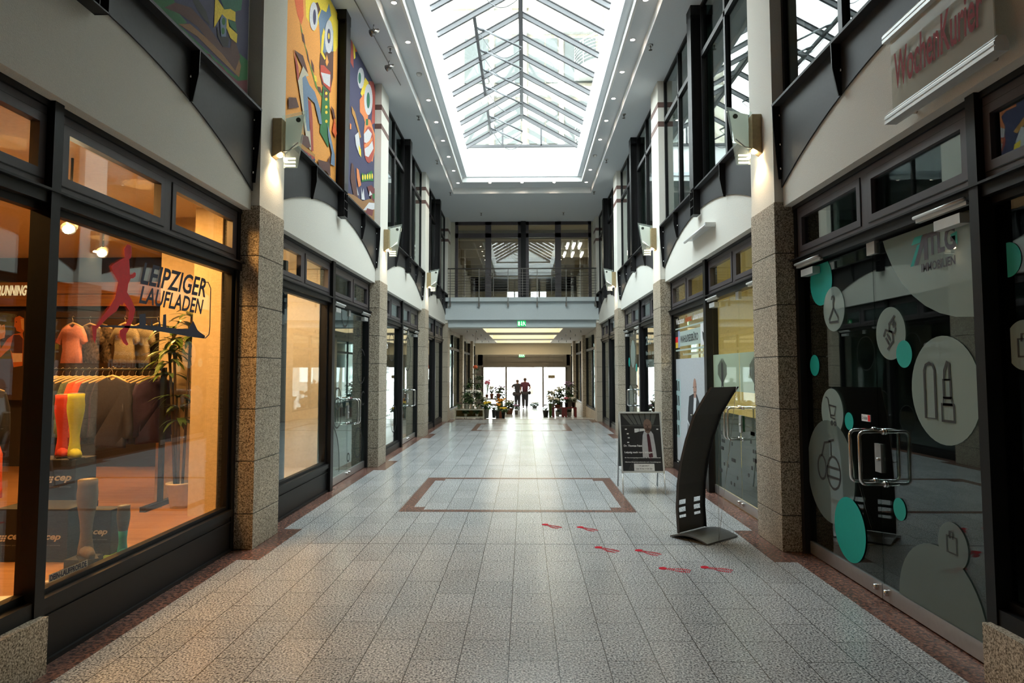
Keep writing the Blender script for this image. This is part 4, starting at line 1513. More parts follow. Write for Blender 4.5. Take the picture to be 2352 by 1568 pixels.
# teal discs / outlines on the farther doors
for (s, b, k), lst in {(1, 3, 1): [(16.9, 2.2, 0.35, FROST), (16.4, 1.85, 0.1, TEAL), (17.5, 2.0, 0.12, TEAL), (17.3, 1.0, 0.4, FROST_D)], (1, 4, 0): [(20.0, 2.0, 0.4, FROST), (19.9, 0.9, 0.35, FROST)]}.items():
    u = UNIT[(s, b, k)]
    y0, y1 = leafy(s, b, k)
    discs(u, s, lst, y0 + 0.05, y1 - 0.05, 0.16, 2.74, 0.243)
dL = UNIT[(-1, 2, 1)]
m = M()
for px_, py_, ry in ((830, 841, 39), (776, 915, 24), (834, 914, 15), (823, 1016, 33), (775, 948, 34), (823, 763, 9), (793, 722, 28), (748, 1080, 110), (800, 1050, 9)):
    p = onX(px_, py_, sx(-1, 0.244))
    r = ry * p.y / FX
    P = wl(-1, 0.2435)
    y0, y1 = leafy(-1, 2, 1)
    pts = circ(p.y, p.z, r, 36)
    pts = [q for q in pts]
    for i in range(36):
        a, c = pts[i], pts[(i + 1) % 36]
        if all(y0 + 0.03 < q[0] < y1 - 0.03 and 0.15 < q[1] < 2.74 for q in (a, c)):
            stroke(m, [a, c], P, 0.022)
obj('vinyl_ring', m, DARKV, dL, recalc=False)
for (s, b, k), lst in {(-1, 3, 1): [(16.6, 2.2, 0.42), (15.9, 1.0, 0.3)], (-1, 3, 0): [(14.6, 2.3, 0.3), (14.9, 0.7, 0.3)]}.items():
    m = M()
    y0, y1 = leafy(s, b, k)
    for cy_, cz_, r in lst:
        pts = circ(cy_, cz_, r, 30)
        for i in range(30):
            a, c = pts[i], pts[(i + 1) % 30]
            if all(y0 + 0.03 < q[0] < y1 - 0.03 and 0.2 < q[1] < 2.7 for q in (a, c)):
                stroke(m, [a, c], wl(s, 0.2435), 0.025)
    obj('vinyl_ring', m, DARKV, UNIT[(s, b, k)], recalc=False)

# rental lettering on the third left window
m = M()
W3 = UNIT[(-1, 3, 0)]
for z, h, w_, t in ((2.25, 0.16, 1.0, 'Ihre'), (2.0, 0.17, 0.9, 'Ihre Idee'), (1.72, 0.17, 1.15, 'Kreativität'), (1.45, 0.17, 0.95, 'vermieten'), (1.33, 0.06, 1.2, 'Gewerbefläche in bester Lage'), (1.14, 0.09, 0.9, 'Sie uns an'), (0.9, 0.17, 0.95, '0341 9 84 84 0'), (0.78, 0.07, 1.3, 'www.tlg-immobilien.de')):
    P = P_on(-1, 13.2, z, 0.2435)
    put_text(m, t, P, w_, h, 0, 0.02)
obj('vinyl_lettering', m, WHITEV, W3, recalc=False)
W3 = UNIT[(1, 3, 0)]
m = M()
for z, h, w_, t in ((2.35, 0.2, 1.3, '200 m²'), (1.85, 0.24, 1.5, 'vermieten'), (2.0 + 0.12, 0.1, 1.3, 'frei ab sofort')):
    put_text(m, t, P_on(1, 15.1, z, 0.2435), w_, h, 0, 0.02)
obj('vinyl_lettering', m, FROST, W3, recalc=False)

# ------------------------------------------------------------------ running shop window lettering
WL = UNIT[(-1, 1, 1)]
xg = sx(-1, 0.243)


def pxpoly(pts, ox, oy, k, x):
    return [(x,) + tuple(onX(ox + a * k, oy + b * k, x)[1:]) for a, b in pts]


RUN = [(748, 70), (745, 30), (765, 0), (788, 12), (791, 50), (787, 82), (776, 92), (778, 130), (780, 186), (796, 182), (806, 170), (816, 176), (813, 195), (800, 206), (785, 208), (770, 240), (763, 290), (790, 335), (813, 392), (800, 450), (775, 510), (757, 540), (757, 572), (771, 602), (760, 610), (740, 592), (718, 548),
       (720, 520), (746, 500), (770, 450), (775, 400), (745, 352), (733, 370), (722, 362), (700, 402), (650, 440), (600, 492), (580, 512), (577, 560), (571, 597), (560, 572), (553, 488), (580, 488), (610, 440), (655, 385), (690, 325), (700, 280), (710, 228), (700, 205), (680, 172), (667, 135), (690, 115), (735, 90), (750, 84)]
m = M()
m.flat(pxpoly(RUN, 0, 560, 0.38265, xg))
obj('runner_silhouette', m, REDV, WL, recalc=False, label='red vinyl running figure')
m = M()


def quadtext(m, body, tl, tr, bl, x, bold=0.02, shear=0.25, mt=0, ox=0, oy=0, k=1):
    """lettering fitted between three corners given on the plane"""
    A_, B_, C__ = (onX(ox + q[0] * k, oy + q[1] * k, x) for q in (tl, tr, bl))
    vs, fs = text2d(body, bold, shear)
    m.add([(x, C__.y + (B_.y - A_.y) * a + (A_.y - C__.y) * b, C__.z + (B_.z - A_.z) * a + (A_.z - C__.z) * b) for a, b in vs], fs, mt)


quadtext(m, 'LEIPZIGER', (326, 600), (474, 640), (322, 652), xg)
quadtext(m, 'LAUFLADEN', (322, 655), (468, 688), (319, 696), xg)
sky_ = [(620, 410), (660, 410), (663, 480), (700, 482), (705, 450), (712, 482), (745, 484), (752, 450), (758, 484), (770, 484), (772, 420), (792, 415), (798, 488), (850, 492), (880, 455), (900, 500), (915, 535), (920, 520), (935, 515), (945, 480), (947, 530), (925, 545), (620, 500)]
m.flat(pxpoly([(836, 423), (874, 418), (876, 486), (905, 490), (910, 452), (918, 492), (948, 494), (958, 455), (966, 496), (976, 497), (980, 425), (997, 422), (998, 500), (1060, 508), (1130, 510), (1160, 462), (1185, 515), (1200, 530), (1232, 552), (1225, 568), (1150, 558), (990, 530), (836, 508), (600, 497), (600, 487), (836, 492)], 0, 560, 0.38265, xg))
P = lambda u, v: (xg,) + tuple(onX(u, v, xg)[1:])
stroke(m, [(466, 648), (478, 648), (484, 662), (482, 750), (480, 768), (472, 776), (462, 774)], P, 2.2)
obj('shop_lettering', m, NAVYV, WL, recalc=False, label='navy hand-drawn lettering with city skyline')
m = M()
xa = xg + 0.001
m.flat([(xg,) + tuple(onX(a, b, xg)[1:]) for a, b in ((112, 1338), (201, 1300), (201, 1284), (112, 1320))])
quadtext(m, 'DEIN-LAUFPROFI.DE', (115, 1321), (199, 1287), (115, 1335), xa, 0.03, 0.0, 1)
obj('web_sticker', m, [mat('clear_sticker', (0.5, 0.42, 0.3), 0.5), NAVYV], WL, recalc=False)

# ------------------------------------------------------------------ office: poster window and doors (right, second)
WO = UNIT[(1, 2, 1)]
y0, y1 = leafy(1, 2, 1)
m = M()
cols = ['poster_grey', 'poster_shelf', 'jacket', 'shirt', 'skin', 'trouser', 'book']
PM = [mat('poster_backdrop', (0.50, 0.53, 0.56), 0.5), mat('poster_shelf', (0.42, 0.58, 0.58), 0.5), mat('poster_jacket', (0.025, 0.025, 0.03), 0.6), mat('poster_shirt', (0.7, 0.72, 0.75), 0.6), mat('poster_skin', (0.42, 0.24, 0.18), 0.6), mat('poster_trousers', (0.22, 0.22, 0.24), 0.6), mat('poster_books', (0.04, 0.05, 0.05), 0.6)]
xp = sx(1, 0.2435)
sbox(m, 1, 0.2435, 0.2445, y0 + 0.05, y1 - 0.05, 0.17, 1.98, 0)
LY = 0.0005


def pp(pts, lay, mt):
    x = xp - LY * lay
    m.flat([(x,) + tuple(onX(1530 + a * 0.19776, 690 + b * 0.19776, x)[1:]) for a, b in pts], mt)


for k in range(4):
    pp([(88, 912 + 170 * k), (165, 912 + 168 * k), (172, 1080 + 168 * k), (90, 1075 + 170 * k)], 1, 1)
    pp([(95, 925 + 170 * k), (130, 925 + 170 * k), (135, 1045 + 170 * k), (97, 1045 + 170 * k)], 2, 6)
    pp([(140, 935 + 170 * k), (152, 935 + 170 * k), (156, 1050 + 170 * k), (144, 1050 + 170 * k)], 2, 6)
pp([(255, 1385), (400, 1370), (420, 1800), (300, 1980), (240, 1980), (230, 1700)], 1, 5)
pp([(268, 1110), (320, 1080), (355, 1090), (402, 1230), (405, 1390), (385, 1440), (350, 1470), (290, 1480), (252, 1380), (258, 1240)], 2, 2)
pp([(322, 1110), (345, 1100), (352, 1150), (330, 1470), (310, 1470), (315, 1300)], 3, 3)
pp([(262, 1470), (340, 1430), (360, 1500), (350, 1560), (270, 1560)], 3, 4)
pp([(250, 1385), (290, 1480), (345, 1470), (365, 1480), (345, 1500), (285, 1500), (248, 1400)], 4, 3)
p = onX(1530 + 335 * 0.19776, 690 + 1010 * 0.19776, xp)
x = xp - LY * 5
m.flat([(x, u, v) for u, v in circ(p.y, p.z, 0.105, 24, 0.15)], 4)
pp([(318, 1060), (350, 1060), (345, 1130), (325, 1130)], 4, 4)
pp([(308, 1005), (322, 1000), (322, 1008), (308, 1012)], 6, 2)
pp([(338, 1000), (352, 998), (352, 1005), (338, 1008)], 6, 2)
pp([(318, 1062), (345, 1058), (345, 1064), (320, 1068)], 6, 2)
obj('poster', m, PM, WO, recalc=False, label='poster of a standing man in dark jacket beside shelves')
m = M()
sbox(m, 1, 0.2435, 0.2445, y0 + 0.05, y1 - 0.05, 2.20, 2.46, 0)
P = P_on(1, y1 - 0.42, 2.26, 0.2425)
put_text(m, 'WAHLKREISBÜRO', P, 1.2, 0.15, 1, 0.03)
P = P_on(1, y1 - 0.05, 2.18, 0.2425)
for (a, b), c in (((0.2, 0.3), 1), ((0.1, 0.2), 2), ((0.0, 0.1), 3)):
    m.flat([P(*q) for q in ((0, a), (0.2, a), (0.2, b), (0, b))], c)
m.flat([P(*q) for q in ((0.2, 0.0), (0.33, 0.0), (0.33, 0.3), (0.2, 0.3))], 5)
P = P_on(1, y0 + 0.52, 2.17, 0.2425)
m.flat([P(*q) for q in ((0, 0), (0.45, 0), (0.45, 0.34), (0, 0.34))], 4)
P = P_on(1, y0 + 0.52, 2.17, 0.2415)
m.flat([P(*q) for q in ((0.1, 0.22), (0.2, 0.18), (0.22, 0.3), (0.28, 0.18), (0.36, 0.24), (0.32, 0.14), (0.25, 0.05), (0.2, 0.1), (0.18, 0.04), (0.13, 0.1))], 1)
P = P_on(1, y1 - 0.1, 2.60, 0.2425)
put_text(m, 'Wachstum', P, 0.62, 0.11, 4, 0.03)
put_text(m, 'Heimat', lambda u, v: P(0.70 + u, v), 0.42, 0.11, 3 + 3, 0.03)
put_text(m, 'Zusammenhalt', lambda u, v: P(1.2 + u, v), 0.9, 0.11, 4, 0.03)
for zz_, h in ((2.51, 0.025), (2.12, 0.03)):
    sbox(m, 1, 0.2435, 0.2445, y0 + 0.05, y1 - 0.05, zz_, zz_ + h, 0)
put_text(m, 'Bundestagsabgeordneter für Leipzig', P_on(1, y1 - 0.6, 2.02, 0.2425), 1.5, 0.06, 0, 0.02)
obj('office_lettering', m, [mat('film_green_grey', (0.42, 0.5, 0.45), 0.6), DARKV, REDV, mat('gold_vinyl', (0.8, 0.5, 0.05), 0.5), WHITEV, mat('blue_grey_film', (0.3, 0.35, 0.5), 0.5), mat('orange_red_vinyl', (0.6, 0.1, 0.03), 0.5)], WO, recalc=False, label='dark office lettering on a pale strip with a flag')
DO = UNIT[(1, 2, 0)]
y0, y1 = leafy(1, 2, 0)
ym = (y0 + y1) / 2
for k, lf in enumerate([c for c in DO.children if c.name.startswith('door_leaf')]):
    a, b = (y0 + 0.02, ym - 0.01) if k == 0 else (ym + 0.01, y1 - 0.02)
    m = M()
    sbox(m, 1, 0.2435, 0.2445, a, b, 1.50, 2.0)
    z = 0.2
    obj('frosted_band', m, FROST, lf)
    m = M()
    sbox(m, 1, 0.2435, 0.2445, a, b, 0.14, 1.2)
    obj('frosted_lower_film', m, glass('dusky_film', (0.5, 0.56, 0.56), haze=(0.12, 0.15, 0.15, 0.6), ior=1.3) if k == 0 else _mc['dusky_film'], lf)
    m = M()
    R_.seed(3 + k)
    for q in range(9):
        zz_ = 0.25 + q * 0.105
        for w_ in range(2):
            u = a + 0.08 + R_.random() * 0.8
            sbox(m, 1, 0.2425, 0.243, u, u + 0.05 + 0.1 * (R_.random() > 0.7), zz_, zz_ + 0.045)
    obj('vinyl_tick', m, DARKV, lf)
    c = (a + b) / 2 + (0.0 if k == 0 else 0.15)
    m = M()
    for sgn in (-1, 1):
        for q in range(6):
            u = 0.03 + 0.03 * q
            m.flat([(sx(1, 0.2425), c + sgn * u, 1.93 - 0.015 * q), (sx(1, 0.2425), c + sgn * (u + 0.02), 1.95 - 0.02 * q), (sx(1, 0.2425), c + sgn * (u + 0.03), 1.62 + 0.02 * q), (sx(1, 0.2425), c + sgn * (u + 0.01), 1.60 + 0.02 * q)])
    m.flat([(sx(1, 0.2425), c + u, v) for u, v in ((-0.035, 1.86), (0, 1.95), (0.035, 1.86), (0.04, 1.65), (0.06, 1.52), (0, 1.56), (-0.06, 1.52), (-0.04, 1.65))])
    obj('eagle_emblem', m, DARKV, lf, recalc=False)
obj('opening_hours_sticker', M().flat([P_on(1, ym - 0.08, 1.0, 0.2435)(*q) for q in ((0, 0), (0.08, 0), (0.08, 0.2), (0, 0.2))]), mat('green_sticker', (0.03, 0.3, 0.12), 0.5), DO, recalc=False)
# picture and lamp inside the office
for yq, lab in ((11.4, 'framed forest picture on the cream office wall, left one'), (9.4, 'framed forest picture on the cream office wall, right one')):
    t = thing('wall_picture', lab, 'picture', (sx(1, 3.58), yq, 1.9))
    m = M()
    sbox(m, 1, 3.56, 3.59, yq - 0.7, yq + 0.7, 1.75, 2.35)
    obj('picture_frame', m, BLACK, t)
    m = M()
    sbox(m, 1, 3.55, 3.562, yq - 0.67, yq + 0.67, 1.78, 2.32)
    obj('picture_print', m, mat('forest_print', (0.08, 0.07, 0.03), 0.6, var=0.8, scale=9), t)
lamp('office_light', 'AREA', (sx(1, 2.0), 9.4, 3.3), 75, (1, 0.85, 0.55), 1.0)

# ------------------------------------------------------------------ signs on the upper wall
t = thing('shop_sign', 'glass shop sign with red lettering held between aluminium rails above the vacant shop', 'sign', (sx(1, 0.0), 4.0, 3.5))
m = M()
sbox(m, 1, 0.0, 0.008, 3.48, 4.46, 3.53, 4.06)
obj('sign_panel', m, glass('sign_panel', (0.85, 0.88, 0.84), haze=(0.80, 0.78, 0.70, 0.85), ior=1.25), t)
m = M()
P = P_on(1, 4.40, 3.66, -0.012)
put_text(m, 'WochenKurier', P, 0.86, 0.25, 0, 0.02, 0.12)
obj('sign_lettering', m, mat('brick_red_letters', (0.30, 0.02, 0.02), 0.7, spec=0.2), t, recalc=False, label='red sloping capital and small letters')
for z in (3.46, 4.03):
    m = M()
    pr = [(-0.035, z), (-0.035, z + 0.022), (-0.029, z + 0.024), (-0.029, z + 0.030), (-0.035, z + 0.032), (-0.035, z + 0.05), (-0.029, z + 0.052), (-0.028, z + 0.058), (-0.03, z + 0.062), (-0.01, z + 0.085), (0.03, z + 0.085), (0.045, z + 0.05), (0.045, z)]
    m.prism(pr, lambda u, v, t_: (sx(1, u), t_, v), 3.44, 4.5)
    obj('sign_rail', m, SILVER, t)
m = M()
for yq in (3.6, 4.35):
    for z in (3.49, 4.06):
        m.tube([(sx(1, 0.04), yq, z), (sx(1, 0.1), yq, z)], 0.014)
obj('wall_bracket', m, CHROME, t)
t = thing('wall_light_bar', 'slim white light bar on the plaster above the office doors', 'wall lamp', (sx(1, 0), 9.6, 3.72))
obj('light_tube', M().tube([(sx(1, -0.03), 9.0, 3.76), (sx(1, -0.03), 10.2, 3.76)], 0.022), SILVER, t)
m = M()
sbox(m, 1, -0.045, 0.095, 8.97, 9.03, 3.74, 3.80)
sbox(m, 1, -0.01, 0.095, 9.03, 10.2, 3.775, 3.785)
obj('bar_bracket', m, SILVER, t)

# ------------------------------------------------------------------ brochure stand
t = thing('display_stand', 'empty curved black metal display stand leaning back over its base plate', 'display stand', (1.85, 7.15, 0))
A0, B0 = Vector((1.615, 7.155)), Vector((1.99, 7.475))      # foot line of the panel
ux = (B0 - A0).normalized()
wd = (B0 - A0).length
nrm = Vector((ux.y, -ux.x))          # toward the side the panel leans to (viewer's right)
# side profile: lean along nrm with height
prof = [(0.0, 0.05), (-0.015, 0.3), (0.0, 0.55), (0.045, 0.8), (0.12, 1.05), (0.22, 1.3), (0.355, 1.5), (0.435, 1.6)]


def SP(u, k, off=0.0):
    p, q = prof[k]
    b = A0 + ux * u + nrm * (p + off)
    return (b.x, b.y, q)


m = M()


def panel_patch(u0, u1, z0, z1):
    def at(z):
        for k in range(len(prof) - 1):
            if z <= prof[k + 1][1] + 1e-6:
                f_ = (z - prof[k][1]) / (prof[k + 1][1] - prof[k][1])
                return prof[k][0] + f_ * (prof[k + 1][0] - prof[k][0])
        return prof[-1][0]
    zs = [z0] + [q[1] for q in prof if z0 < q[1] < z1] + [z1]
    vs, fs = [], []
    for z in zs:
        for u in (u0, u1):
            for off in (0.0, 0.006):
                b = A0 + ux * u + nrm * (at(z) + off)
                vs.append((b.x, b.y, z))
    for i in range(len(zs) - 1):
        k = 4 * i
        fs += [(k, k + 2, k + 6, k + 4), (k + 1, k + 5, k + 7, k + 3), (k, k + 4, k + 5, k + 1), (k + 2, k + 3, k + 7, k + 6)]
    fs += [(0, 1, 3, 2), (len(vs) - 4, len(vs) - 2, len(vs) - 1, len(vs) - 3)]
    m.add(vs, fs)


panel_patch(0, wd, 0.42, 1.6)
panel_patch(0, wd, 0.05, 0.2)
for u0, u1 in ((0, 0.05), (0.17, wd - 0.18), (wd - 0.06, wd)):
    panel_patch(u0, u1, 0.2, 0.42)
for z in (0.235, 0.315, 0.395):
    for u0, u1 in ((0.05, 0.17), (wd - 0.18, wd - 0.06)):
        panel_patch(u0, u1, z - 0.005, z + 0.025)
STM = mat('stand_black', (0.05, 0.05, 0.051), 0.45)
pn = obj('display_panel', m, STM, t, recalc=True)
for u0 in (0.0, wd - 0.004):
    m = M()
    vs, fs = [], []
    for k, (p, q) in enumerate(prof):
        for off in (0, 0.03):
            for du in (0, 0.004):
                b = A0 + ux * (u0 + du) + nrm * (p + off)
                vs.append((b.x, b.y, q))
    for i in range(len(prof) - 1):
        k = 4 * i
        fs += [(k, k + 1, k + 5, k + 4), (k + 2, k + 6, k + 7, k + 3), (k, k + 4, k + 6, k + 2), (k + 1, k + 3, k + 7, k + 5)]
    m.add(vs, fs)
    obj('panel_flange', m, STM, t)
m = M()
for q in (0.75, 1.0, 1.25, 1.45):
    k = max(i for i in range(len(prof)) if prof[i][1] <= q)
    for u in (0.1, 0.16, 0.24, 0.30, 0.36):
        f_ = (q - prof[k][1]) / (prof[k + 1][1] - prof[k][1])
        b = A0 + ux * u + nrm * (prof[k][0] + f_ * (prof[k + 1][0] - prof[k][0]) - 0.002)
        m.ball((b.x, b.y, q), 0.004, n=6, k=4)
obj('rivet', m, mat('rivet_grey', (0.15, 0.15, 0.15), 0.4, 0.7), pn)
m = M()
u0, u1 = A0 - ux * 0.03 - nrm * 0.07, A0 + ux * (wd + 0.03) - nrm * 0.07
n_ = 10
for k in range(n_ + 1):
    f_ = k / n_
    off = nrm * (0.46 * f_)
    z = 0.012 + 0.045 * math.sin(PI * f_)
    for b in (u0 + off, u1 + off):
        m.v += [(b.x, b.y, z + 0.006), (b.x, b.y, z - 0.008)]
for k in range(n_):
    q = 4 * k
    for f_ in ((q, q + 4, q + 6, q + 2), (q + 1, q + 3, q + 7, q + 5), (q, q + 1, q + 5, q + 4), (q + 2, q + 6, q + 7, q + 3)):
        m.f.append(list(f_))
        m.mi.append(0)
        m.sm.append(False)
for f_ in ((0, 2, 3, 1), (4 * n_, 4 * n_ + 1, 4 * n_ + 3, 4 * n_ + 2)):
    m.f.append(list(f_))
    m.mi.append(0)
    m.sm.append(False)
obj('base_plate', m, mat('stand_base', (0.10, 0.10, 0.10), 0.35, 0.3), t)
ft = onZ(1651, 1241, 0.04)
m = M()
for u, k in ((wd - 0.03, 5), (wd - 0.02, 7)):
    p = SP(u, k, 0.01)
    m.tube([(ft.x, ft.y, 0.035), p], 0.0025, n=5)
obj('tension_wire', m, CHROME, t)
m = M()
for k in (3, 5):
    p = SP(0.0, k)
    m.tube([p, (p[0] - ux.x * 0.03, p[1] - ux.y * 0.03, p[2] + 0.01)], 0.007, n=6)
obj('clip', m, CHROME, t)

# ------------------------------------------------------------------ A-frame poster board
t = thing('poster_board', 'aluminium A-frame board with poster of a man in white shirt and dark striped tie', 'A-frame sign', (1.7, 9.95, 0))
fy0, fy1, fyt = 9.60, 10.30, 9.93
xl, xr = 1.40, 2.02
H = 1.16
lean = (fyt - fy0) / H


def AF(u, z, off=0.0):
    return (xl + u, fy0 + lean * z + off, z)


m = M()
for u in (0.0, 0.60):
    m.prism([(0.0, 0.30), (0.022, 0.30), (0.022, H), (0, H)], lambda a, b, q: (xl + u + a, fy0 + lean * b + q, b), -0.012, 0.012)
for z in (0.30, H - 0.022):
    m.prism([(0, z), (0.622, z), (0.622, z + 0.022), (0, z + 0.022)], lambda a, b, q: (xl + a, fy0 + lean * b + q, b), -0.014, 0.012)
obj('poster_frame', m, SILVER, t)
for u in (0.0, 0.60):
    m = M()
    m.tube([AF(u + 0.011, 0.005), AF(u + 0.011, 0.31)], 0.010, n=8)
    obj('leg', m, SILVER, t)
    m = M()
    back = lambda z: fy1 - (fy1 - fyt - 0.03) / H * z
    m.tube([(xl + u + 0.03, back(0.005), 0.005), (xl + u + 0.011, back(H - 0.03), H - 0.03)], 0.010, n=8)
    obj('leg', m, mat('leg_grey', (0.35, 0.36, 0.36), 0.4, 0.7), t)
m = M()
m.prism([(0.02, 0.32), (0.602, 0.32), (0.602, H - 0.02), (0.02, H - 0.02)], lambda a, b, q: (xl + a, fy1 - (fy1 - fyt - 0.03) / H * b + q, b), 0.0, 0.006)
obj('back_panel', m, mat('back_panel', (0.12, 0.15, 0.14), 0.5), t)
m = M()
PB = [mat('pb_dark', (0.028, 0.028, 0.03), 0.3), mat('pb_grey', (0.10, 0.105, 0.10), 0.3), mat('pb_white', (0.7, 0.7, 0.7), 0.4), mat('pb_skin', (0.20, 0.125, 0.10), 0.4), mat('pb_suit', (0.022, 0.022, 0.025), 0.4), mat('pb_shirt', (0.46, 0.46, 0.48), 0.4), mat('pb_tie', (0.08, 0.02, 0.03), 0.4), mat('pb_feature', (0.06, 0.035, 0.03), 0.4)]
pw_, ph = 0.578, 0.816
PO = lambda lay: (lambda u, v: (xl + 0.022 + u * pw_, fy0 + lean * (0.322 + (1 - v) * ph) - 0.002 - 0.0005 * lay, 0.322 + (1 - v) * ph))
m.flat([PO(0)(*q) for q in ((0, 0), (1, 0), (1, 1), (0, 1))], 0)
for q in range(6):        # receding ceiling grid of the poster
    m.flat([PO(1)(*z) for z in ((0.16 * q, 0.0), (0.16 * q + 0.13, 0.0), (0.25 + 0.1 * q + 0.08, 0.2), (0.25 + 0.1 * q, 0.2)) if z[0] <= 1.0] if q < 6 else [], 1)
m.flat([PO(2)(*q) for q in ((0.0, 0.215), (1, 0.215), (1, 0.225), (0, 0.225))], 1)
for a, b in ((0.34, 0.46), (0.47, 0.65)):
    m.flat([PO(2)(*q) for q in ((a, 0.27), (b, 0.27), (b, 0.33), (a, 0.34))], 2)
for a, b in ((0.1, 0.27), (0.9, 0.27), (0.14, 0.35), (0.16, 0.42), (0.14, 0.5)):
    m.flat([PO(2)(*q) for q in ((a, b), (a + 0.05, b), (a + 0.05, b + 0.02), (a, b + 0.02))], 2)
pol = lambda pts, lay, mt: m.flat([PO(lay)((a - 540) / 740.0, (b - 440) / 980.0) for a, b in pts], mt)
pol([(985, 740), (1090, 740), (1240, 790), (1270, 1180), (1200, 1190), (920, 1190), (790, 900), (810, 800), (850, 760)], 3, 4)
pol([(975, 740), (1040, 800), (1100, 745), (1140, 800), (1165, 1000), (1180, 1190), (920, 1190), (920, 1000), (940, 820)], 4, 5)
pol([(1020, 800), (1062, 795), (1075, 850), (1110, 1180), (1060, 1250), (1035, 1180), (1020, 850)], 5, 6)
pol(E_(1042, 645, 78, 108), 5, 3)
pol([(985, 690), (1100, 690), (1080, 770), (1040, 795), (1000, 765)], 5, 3)
pol([(1000, 640), (1030, 640), (1030, 650), (1000, 650)], 6, 7)
pol([(1055, 640), (1085, 640), (1085, 650), (1055, 650)], 6, 7)
pol([(1035, 650), (1048, 650), (1052, 685), (1032, 685)], 6, 7)
pol([(1015, 712), (1070, 712), (1060, 720), (1025, 720)], 6, 7)
pol([(965, 620), (975, 620), (978, 680), (968, 670)], 6, 3)
for q in range(4):
    pol([(640 + 30 * q, 1410), (648 + 30 * q, 1410), (760 + 25 * q, 1200), (754 + 25 * q, 1200)], 2, 1)
for (x_, yb_, w_, h, tx) in ((0.05, 0.585, 0.46, 0.035, 'Dr. Thomas Feist'), (0.06, 0.705, 0.73, 0.042, 'Leipzig nach vorn bringen!'), (0.06, 0.785, 0.90, 0.02, 'Ihr Bundestagsabgeordneter für den Südwestkreis'), (0.06, 0.86, 0.90, 0.022, 'Nächste Bürgersprechstunde nach Anmeldung am:')):
    put_text(m, tx, lambda u, v: PO(7)(x_ + u, yb_ - v), w_, h, 2, 0.035)
m.flat([PO(7)(*q) for q in ((0.28, 0.875), (0.79, 0.875), (0.79, 0.995), (0.28, 0.995))], 2)
put_text(m, '17. Juli 2017', lambda u, v: PO(8)(0.41 + u, 0.925 - v), 0.25, 0.024, 0, 0.02)
put_text(m, 'von 15 bis 17.30 Uhr', lambda u, v: PO(8)(0.33 + u, 0.972 - v), 0.41, 0.024, 0, 0.02)
obj('poster', m, PB, t, recalc=False, label='dark poster with portrait and white lettering')

# ------------------------------------------------------------------ red footprint stickers
FP = [((1513, 1304), (1586, 1312), 'red shoe-print floor sticker, left one of the front pair'), ((1609, 1301), (1682, 1312), 'red shoe-print floor sticker, right one of the front pair'), ((1368, 1255), (1419, 1268), 'red shoe-print floor sticker, left one of the middle pair'), ((1460, 1262), (1516, 1275), 'red shoe-print floor sticker, right one of the middle pair'),
      ((1247, 1203), (1283, 1212), 'red shoe-print floor sticker, left one of the rear pair'), ((1327, 1209), (1368, 1219), 'red shoe-print floor sticker, right one of the rear pair')]
for i, (h_, t_, lab) in enumerate(FP):
    a, b = onZ(*h_), onZ(*t_)
    a, b = Vector((a.x, a.y)), Vector((b.x, b.y))
    dr = (b - a).normalized()
    nn = Vector((-dr.y, dr.x))
    L_ = 0.285
    P = lambda u, v: (a.x + dr.x * u * L_ + nn.x * v, a.y + dr.y * u * L_ + nn.y * v, 0.0015)
    m = M()
    m.flat([P(0.13 + 0.13 * math.cos(q), 0.044 * math.sin(q)) for q in [2 * PI * k / 16 for k in range(16)]])
    for k in range(4):
        u = 0.27 + 0.055 * k
        m.flat([P(u, -0.036 + 0.002 * k), P(u + 0.03, -0.032), P(u + 0.045, 0.035), P(u + 0.015, 0.032)])
    for k in range(9):
        u = 0.47 + 0.058 * k
        w_ = 0.062 * math.sqrt(max(0.02, 1 - ((u - 0.72) / 0.31) ** 2))
        for sg in (-1, 1):
            m.flat([P(u, sg * 0.008), P(u + 0.03, sg * 0.012), P(u + 0.036, sg * w_), P(u + 0.004, sg * w_ * 0.95)])
    o = obj('footprint_sticker', m, mat('sticker_red', (0.42, 0.004, 0.018), 0.8, spec=0.15), recalc=False)
    tag(o, lab, 'floor sticker', 'red footprint stickers on the floor')
# ------------------------------------------------------------------ running shop interior
SF = 0.35
WOODF = wood('shop_wood_floor', (0.34, 0.17, 0.08), (0.50, 0.28, 0.14), 0.8, 0.3, 0)
SW = mat('shop_cream_wall', (0.62, 0.50, 0.32), 0.85)
SDK = mat('shop_dark_wall', (0.035, 0.03, 0.028), 0.7)
m = M()
m.box(-9.5, -2.95, 1.0, 6.62, SF - 0.05, SF, 0)
m.box(-9.5, -3.75, 6.62, 9.85, SF - 0.05, SF, 0)
m.box(-3.75, sx(-1, 0.36), 6.62, 7.3, SF - 0.05, SF, 0)
struct('floor_running_shop', m, WOODF)
for n_, bx, mt_ in (('far', (-9.6, -9.5, 1.0, 9.95, SF, 3.5), SW), ('rear', (-9.5, -3.9, 9.85, 9.95, SF, 3.5), SDK), ('near', (-9.5, -3.0, 0.9, 1.0, SF, 3.5), SDK),
                    ('niche_side', (-4.08, -4.0, 7.36, 9.85, SF, 3.5), SW), ('niche_end', (-4.08, -3.08, 7.28, 7.36, SF, 3.5), SW), ('window_end', (-3.32, sx(-1, 0.33), 6.52, 6.62, SF, 3.42), SW)):
    struct('wall_running_shop_' + n_, M().box(*bx), mt_)
m = M()
m.box(-9.6, -3.05, 0.9, 9.95, 3.5, 3.6)
struct('ceiling_running_shop', m, mat('shop_ceiling', (0.70, 0.58, 0.40), 0.85))
